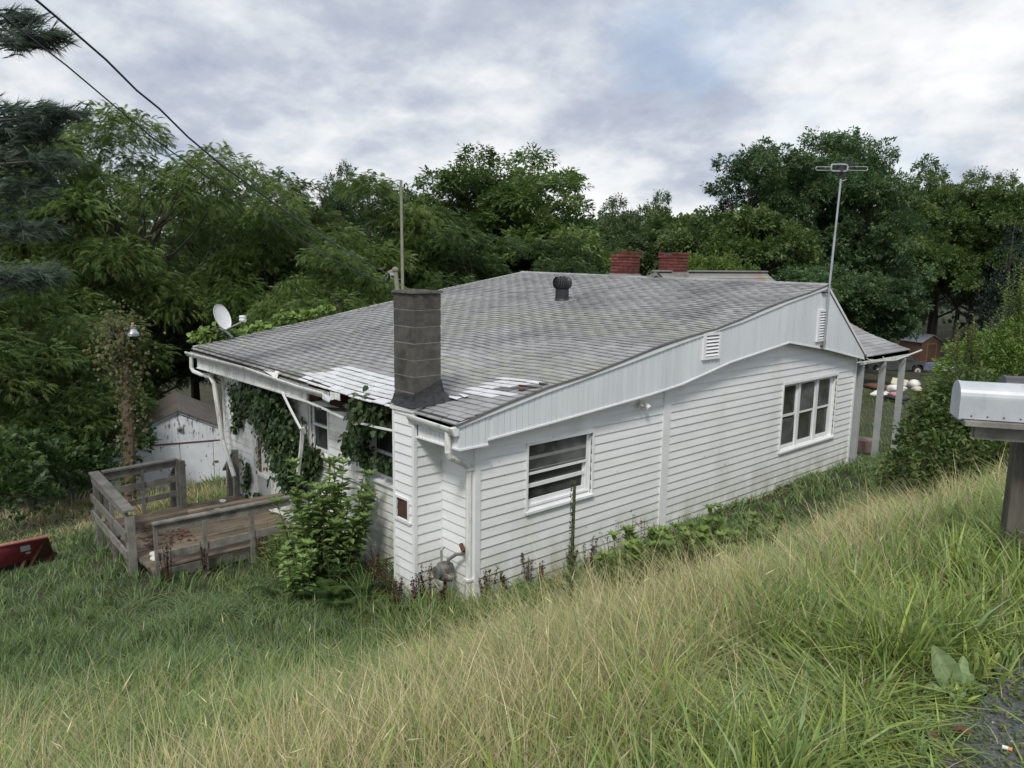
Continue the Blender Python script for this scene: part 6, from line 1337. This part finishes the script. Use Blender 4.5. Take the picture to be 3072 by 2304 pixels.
# milkweed clumps on the bank
labs = ['leafy green milkweed nearest the mullein spike', 'milkweed clump just behind the nearest one', 'milkweed in the middle of the patch with a pale top', 'milkweed at the back of the patch near the wall', 'broad milkweed in front of the middle of the patch', 'milkweed at the hedge end of the patch', 'low milkweed at the front edge of the patch', 'tall milkweed near the corner trim of the wall', 'small milkweed last in the patch toward the hedge', 'milkweed half hidden in the tan grass']
for i, (px, py, d) in enumerate([(1900, 1700, 8.2), (1960, 1670, 8.6), (2030, 1660, 8.6), (2080, 1630, 9.0), (2120, 1670, 8.4), (2200, 1630, 8.8), (2010, 1720, 7.9), (1940, 1640, 9.2), (2270, 1620, 8.8), (2160, 1700, 8.0)]):
    p = pix(px, py, d); z = H(p[0], p[1]); hh = max(.55, p[2]-z+.30); leafy('milkweed', (p[0], p[1], z), min(hh, .85), 11, 210, .16, 'bright', labs[i], .45, 80+i, 'milkweed plants on the bank', tm=(np.array([(0, 0, 0), (.3, .22, .04), (.7, .2, .0), (1, 0, -.1), (.7, -.2, .0), (.3, -.22, .04)]), NARROW[1]), up=1.0)
for i, (px, py, d) in enumerate([(1895, 1610, 8.8), (1930, 1620, 8.9), (2010, 1580, 9.3), (1865, 1640, 8.6)]):
    p = pix(px, py, d); z = H(p[0], p[1]); dock(p[0], p[1], max(.5, pix(px, py-80, d)[2]-z), ['thin grey thistle at the near end of the milkweed patch', 'thin grey thistle second from the near end of the patch', 'tall thistle in front of the wall corner trim', 'short thistle lowest by the siding'][i], 60+i, 3, .05, 'thistles by the siding')
# pale downy rosette by the gravel
def rosette():
    c = pix(2862, 2070, 3.25); x, y = c[0], c[1]; z = H(x, y); R = empty('mullein_rosette', (x, y, z), 'pale downy big leaved rosette at the gravel edge', 'mullein')
    fw_ = np.array([CF[0], CF[1], 0]); fw_ /= np.linalg.norm(fw_); rt = np.array([fw_[1], -fw_[0], 0])
    for k, (dx, dy, up_, L_) in enumerate([(-.70, .3, 1.35, .21), (.42, .35, 1.5, .15), (1.0, -.15, .12, .19), (-1.0, -.2, .25, .15), (.55, -.7, .12, .13), (.9, .5, .5, .14), (-.35, -.8, .2, .13)]):
        d = rt*dx+fw_*dy+np.array([0, 0, up_]); d /= np.linalg.norm(d); side_ = np.cross(d, -fw_ if up_ > .9 else np.array([0, 0, 1.])); side_ /= np.linalg.norm(side_); nn_ = np.cross(side_, d); N_ = 14; V = []; F = []; cu = 6; vr_ = []
        for i in range(N_+1):
            t = i/N_; w = L_*.27*math.sin(math.pi*min(1, t**.85*.94+.05))**.75; p = np.array([x, y, z+.015])+d*L_*t-nn_*L_*.22*t*t*(1 if up_ < .9 else -.3)
            for q in range(cu+1):
                e = 2*q/cu-1; rip = .004*math.sin(i*1.3+q*.8)*abs(e); V.append(p+side_*w*e+nn_*(abs(e)**1.2*w*.45+rip+.0035*(i % 2)*(abs(e) > .1)*(abs(e) < .9))); vr_.append(.95 if abs(e) < .1 else (.35 if i % 2 else .6)-.25*abs(e))
            if i:
                for q in range(cu): a = (i-1)*(cu+1)+q; F.append((a, a+1, a+cu+2, a+cu+1))
        me = npmesh('leaf', V, F, var=vr_, smooth=True); link('leaf', me, LM['burdock'], R)
rosette()
cg = pix(3018, 2285, 2.75); cz = H(cg[0], cg[1])
CG = empty('cigarette_pack_scrap', (cg[0], cg[1], cz), 'tiny white and orange litter scrap on the gravel', 'litter')
MB().tube([(cg[0], cg[1], cz+.02), (cg[0]+.02*CR[0], cg[1]+.02*CR[1]-.012, cz+.02)], .007, 8).build('orange_end', MT['orange'], CG); MB().tube([(cg[0], cg[1], cz+.02), (cg[0]-.025*CR[0], cg[1]-.025*CR[1]+.012, cz+.021)], .007, 8).build('white_end', MT['white'], CG)
for i, (px, py) in enumerate(((2785, 2205), (2880, 2240))):
    p = pix(px, py, 2.9); z = H(p[0], p[1])+.02; tag(MB().prism([(p[0]+.028*math.cos(a)*(1+.5*math.sin(2*a)), p[1]+.018*math.sin(a), z+.014*math.sin(3*a)) for a in np.linspace(0, 5.6, 8)], (0, 0, .003)).build('dead_leaf', MT['deadleaf']), ['curled brown dead leaf in the grass edge', 'flat red brown dead leaf on the gravel edge'][i], 'dead leaf')
# ------------------------------------------------------------------ grass
def grass():
    r = np.random.default_rng(33); NT = 14500; per = 23; N_ = NT*per
    az = r.uniform(-1.0, 1.0, NT)*math.radians(44); d = 1.7*(26/1.7)**(r.random(NT)**.92)
    f = np.array([CF[0], CF[1]]); f /= np.linalg.norm(f); s = np.array([CR[0], CR[1]]); s /= np.linalg.norm(s)
    x = CAM[0]+d*(f[0]*np.cos(az)+s[0]*np.sin(az)); y = CAM[1]+d*(f[1]*np.cos(az)+s[1]*np.sin(az))
    # blades grow in tufts that share a colour and a lean
    tr = (.028+.009*d)*r.uniform(.5, 1.6, NT); ta = r.uniform(0, 6.28, NT); tl = r.uniform(0, .75, NT); th = r.random(NT); ts = r.uniform(.55, 1.45, NT)
    ti = np.repeat(np.arange(NT), per); ra = r.uniform(0, 6.28, N_); rr_ = np.abs(r.normal(0, 1, N_))*tr[ti]; x = x[ti]+rr_*np.cos(ra); y = y[ti]+rr_*np.sin(ra); d = np.hypot(x-CAM[0], y-CAM[1])
    outx = np.cos(ra)*np.clip(rr_/tr[ti], 0, 1.4)*.55+np.cos(ta)[ti]*tl[ti]; outy = np.sin(ra)*np.clip(rr_/tr[ti], 0, 1.4)*.55+np.sin(ta)[ti]*tl[ti]; keep = np.ones(N_, bool)
    house = (x > -7.95) & (x < .03) & (y > -.03); box = (x > -1.15) & (x < -.62) & (y > -.46) & (y <= 0); deck = (x > -7.2) & (x < -4.4) & (y > -2.5) & (y < 0)
    gravel = (x > 5.92+.08*np.sin(y*2.1)+.4*sm(-1.7, -.9, y)) & (r.random(len(x)) < np.where(x > 6.1, .985, .88)); beyond = (y > 10.3) & (x < .1) & (x > -8)
    sparse = (x < -12) & (r.random(len(x)) < .35)
    ok = keep & ~house & ~box & ~deck & ~gravel & ~beyond & ~sparse; x, y, d, ti, outx, outy = x[ok], y[ok], d[ok], ti[ok], outx[ok], outy[ok]; n = len(x)
    z = height(x, y)
    # regions: 0 green .. 1 tan
    n1 = vnoise(x*.55+3, y*.55+8); n2 = vnoise(x*1.7+1, y*1.7+4)
    tan = sm(.25, 1.6, x)*(1-sm(4.35, 5.25, x+.5*(n1-.5)+.18*np.minimum(y+1.5, 0)))            # bank
    tan = np.maximum(tan*(.45+.55*sm(.3, .6, n1+.15)), .95*sm(-8.5, -10.5, x))                    # brown meadow at the left
    lawn = sm(1.2, -.8, x)*sm(-.4, -1.6, y)
    tan = tan*(1-.7*lawn*(1-sm(-8.5, -10.5, x)))
    tan = np.clip(tan+.9*(n2-.5)+.30*sm(.55, .8, n1)*(1-lawn), 0, 1)
    trough = sm(2.6, 1.7, x)*sm(.5, 2.4, y); tan = tan*(1-.95*trough)
    lowl = sm(3.9, 2.2, x)*sm(-2.0, -3.6, y); tan = tan*(1-.40*lowl)
    dry = (.55*th[ti]+.45*r.random(n)) < np.clip(.12+tan*.56, .13, .58)
    hue = np.where(dry, r.uniform(.62, .93, n), r.uniform(.0, .42, n)); hue = np.where((x < -8.5) & dry & (r.random(n) < .6), r.uniform(.93, 1, n), hue)
    bright = sm(4.3, 5.4, x); hue = np.where(~dry, np.clip(hue+.12*bright-.14*lawn-.10*trough, 0, .5), hue)
    hgt = np.where(dry, r.uniform(.24, .50, n), r.uniform(.18, .42, n))*(.75+.5*n1)*ts[ti]
    wide_ = 1+.8*sm(4.3, 5.2, x)*(r.random(n) < .35); hgt *= 1-.25*sm(4.6, 5.6, x); hgt *= np.where(x > 5.85, .5, 1); hgt = np.where(lawn > .5, np.clip(hgt*.8, .08, .26), hgt); dry = dry & ~((lawn > .5) & (x > -8.5) & (r.random(n) < .75)); hue = np.where((lawn > .5) & (x > -8.5) & ~dry, np.clip(hue, 0, .3), hue); hgt *= 1-.4*trough
    scoop = (x > -9.9) & (x < -6.9) & (y > -4.6) & (y < -2.7)
    stalk = dry & (r.random(n) < .045+.05*sm(3.5, 2.2, x)) & ~(lawn > .4); hgt = np.where(stalk, hgt*1.45, hgt); hgt = np.where(scoop, hgt*.35, hgt)
    near_ros = np.hypot(x-5.93, y+2.25) < .24; hgt = np.where(near_ros, hgt*.4, hgt)
    wpx = d/751.; wid = np.where(dry, .0022, .0050*wide_)*r.uniform(.7, 1.4, n); wid = np.maximum(wid, wpx*np.where(dry, .40, .55)); wid = np.where(stalk, wid*.75, wid); wid = np.where((lawn > .5) & (x > -8.5), wid*.72, wid)
    a = r.uniform(0, 6.28, n); wind = np.array([-.55, -.25]); lean = np.stack([np.cos(a), np.sin(a)], -1)*r.uniform(.05, .55, n)[:, None]+np.stack([outx, outy], -1)+wind*r.uniform(-.15, .35, n)[:, None]*(.4+.8*vnoise(x*2, y*2))[:, None]; lean /= np.maximum(1, np.linalg.norm(lean, axis=1)/np.where(stalk, .42, 1.25))[:, None]
    lay = sm(.55, .8, vnoise(x*1.1+20, y*1.1+7))*.9; lean = lean*(1+lay[:, None]); upf = 1-.35*lay
    sidev = np.stack([-np.sin(a), np.cos(a)], -1); rows = [(0, 1.), (.35, .9), (.7, .6), (1., 0)]
    far = d > 8.5
    def blades(mask, rows):
        X, Y, Z, Hh, W_, Ln, Sd, U_ = x[mask], y[mask], z[mask], hgt[mask], wid[mask], lean[mask], sidev[mask], upf[mask]; m = len(X); V = []
        for t, w in rows:
            px = X+Ln[:, 0]*Hh*t*t; py = Y+Ln[:, 1]*Hh*t*t; pz = Z+Hh*U_*(t-.28*t*t*np.linalg.norm(Ln, axis=1))-.01
            if w > 0:
                for sg in (-1, 1): V.append(np.stack([px+sg*Sd[:, 0]*W_*w, py+sg*Sd[:, 1]*W_*w, pz], -1))
            else: V.append(np.stack([px, py, pz], -1))
        V = np.stack(V, 1); k = V.shape[1]; F = []
        for i in range(len(rows)-2): F += [(2*i, 2*i+1, 2*i+3), (2*i, 2*i+3, 2*i+2)]
        i = len(rows)-2; F.append((2*i, 2*i+1, 2*i+2)); F = np.array(F)[None]+(np.arange(m)*k)[:, None, None]
        return V.reshape(-1, 3), F.reshape(-1, 3), np.repeat(hue[mask], k), np.repeat(.5*r.random(m)+.5*th[ti[mask]], k)
    A = blades(~far, rows); B_ = blades(far, [(0, 1.), (.55, .8), (1., 0)])
    V = np.concatenate([A[0], B_[0]]); F = np.concatenate([A[1], B_[1]+len(A[0])]); hu = np.concatenate([A[2], B_[2]]); va = np.concatenate([A[3], B_[3]])
    # seed heads on stalks
    si = np.where(stalk & ~far)[0]; si = si[(d[si] < 5) & (r.random(len(si)) < .6)][:3000]; T = np.array([(0, 0, 0), (.35, .028, 0), (1, 0, 0), (.35, -.028, 0)]); tip = np.stack([x[si]+lean[si, 0]*hgt[si], y[si]+lean[si, 1]*hgt[si], z[si]+hgt[si]*upf[si]*(1-.28*np.linalg.norm(lean[si], axis=1))-.01], -1)
    DD = np.stack([lean[si, 0]*1.3, lean[si, 1]*1.3, .6-.5*np.linalg.norm(lean[si], axis=1)], -1)+r.normal(0, .1, (len(si), 3)); tip = tip-DD/np.linalg.norm(DD, axis=1, keepdims=True)*.03
    V2, F2 = scatter(T, np.array([(0, 1, 2), (0, 2, 3)]), tip, rotm(DD, np.array([0, 0, 1.]), r.uniform(0, 3, len(si))), r.uniform(.04, .075, len(si)))
    F = np.concatenate([F, F2+len(V)]); V = np.concatenate([V, V2]); hu = np.concatenate([hu, np.full(len(V2), .84)]); va = np.concatenate([va, np.repeat(r.random(len(si)), 4)])
    me = npmesh('grass', V, F, var=va, attrs={'hue': hu}); o = link('grass', me, LM['grass']); tag(o, 'long unmown green and straw coloured grass on the slope', 'grass', kind='stuff')
grass()
# short weeds creeping over the gravel edge and yard turf
def creeping():
    r = np.random.default_rng(44); n = 9000; x = 5.85+np.abs(r.normal(0, .35, n)); y = r.uniform(-4.8, -1.0, n); k = vnoise(x*3, y*3) > .45; x, y = x[k], y[k]; n = len(x); P = np.stack([x, y, height(x, y)+.012], -1); a = r.random(n)*6.28
    V, F = scatter(*DIAM, P, rotm(np.stack([np.cos(a), np.sin(a), r.uniform(0, .8, n)], -1), np.array([0, 0, 1.])), r.uniform(.010, .028, n)); tag(link('creeping_weeds', npmesh('creeping_weeds', V, F, var=np.repeat(r.random(n), 4)), LM['hedge']), 'tiny creeping weeds over the gravel edge', 'weeds', kind='stuff')
    n = 26000; x = r.uniform(-12, 4, n); y = 10.6+r.random(n)**1.4*26; k = ~((x > -8) & (x < .1) & (y < 13)); x, y = x[k], y[k]; n = len(x); P = np.stack([x, y, height(x, y)], -1); T = (np.array([(0, -.12, 0), (0, .12, 0), (1, .02, .0)]), np.array([(0, 1, 2)])); a = r.random(n)*6.28
    V, F = scatter(*T, P, rotm(np.stack([np.cos(a)*.5, np.sin(a)*.5, 1+0*a], -1), np.array([1., 0, 0])), r.uniform(.08, .2, n)); me = npmesh('yard_grass', V, F, var=np.repeat(r.random(n), 3), attrs={'hue': np.repeat(r.uniform(.0, .35, n), 3)}); tag(link('yard_grass', me, LM['grass']), 'short green grass of the far yard beyond the porch', 'grass', kind='stuff')
creeping()
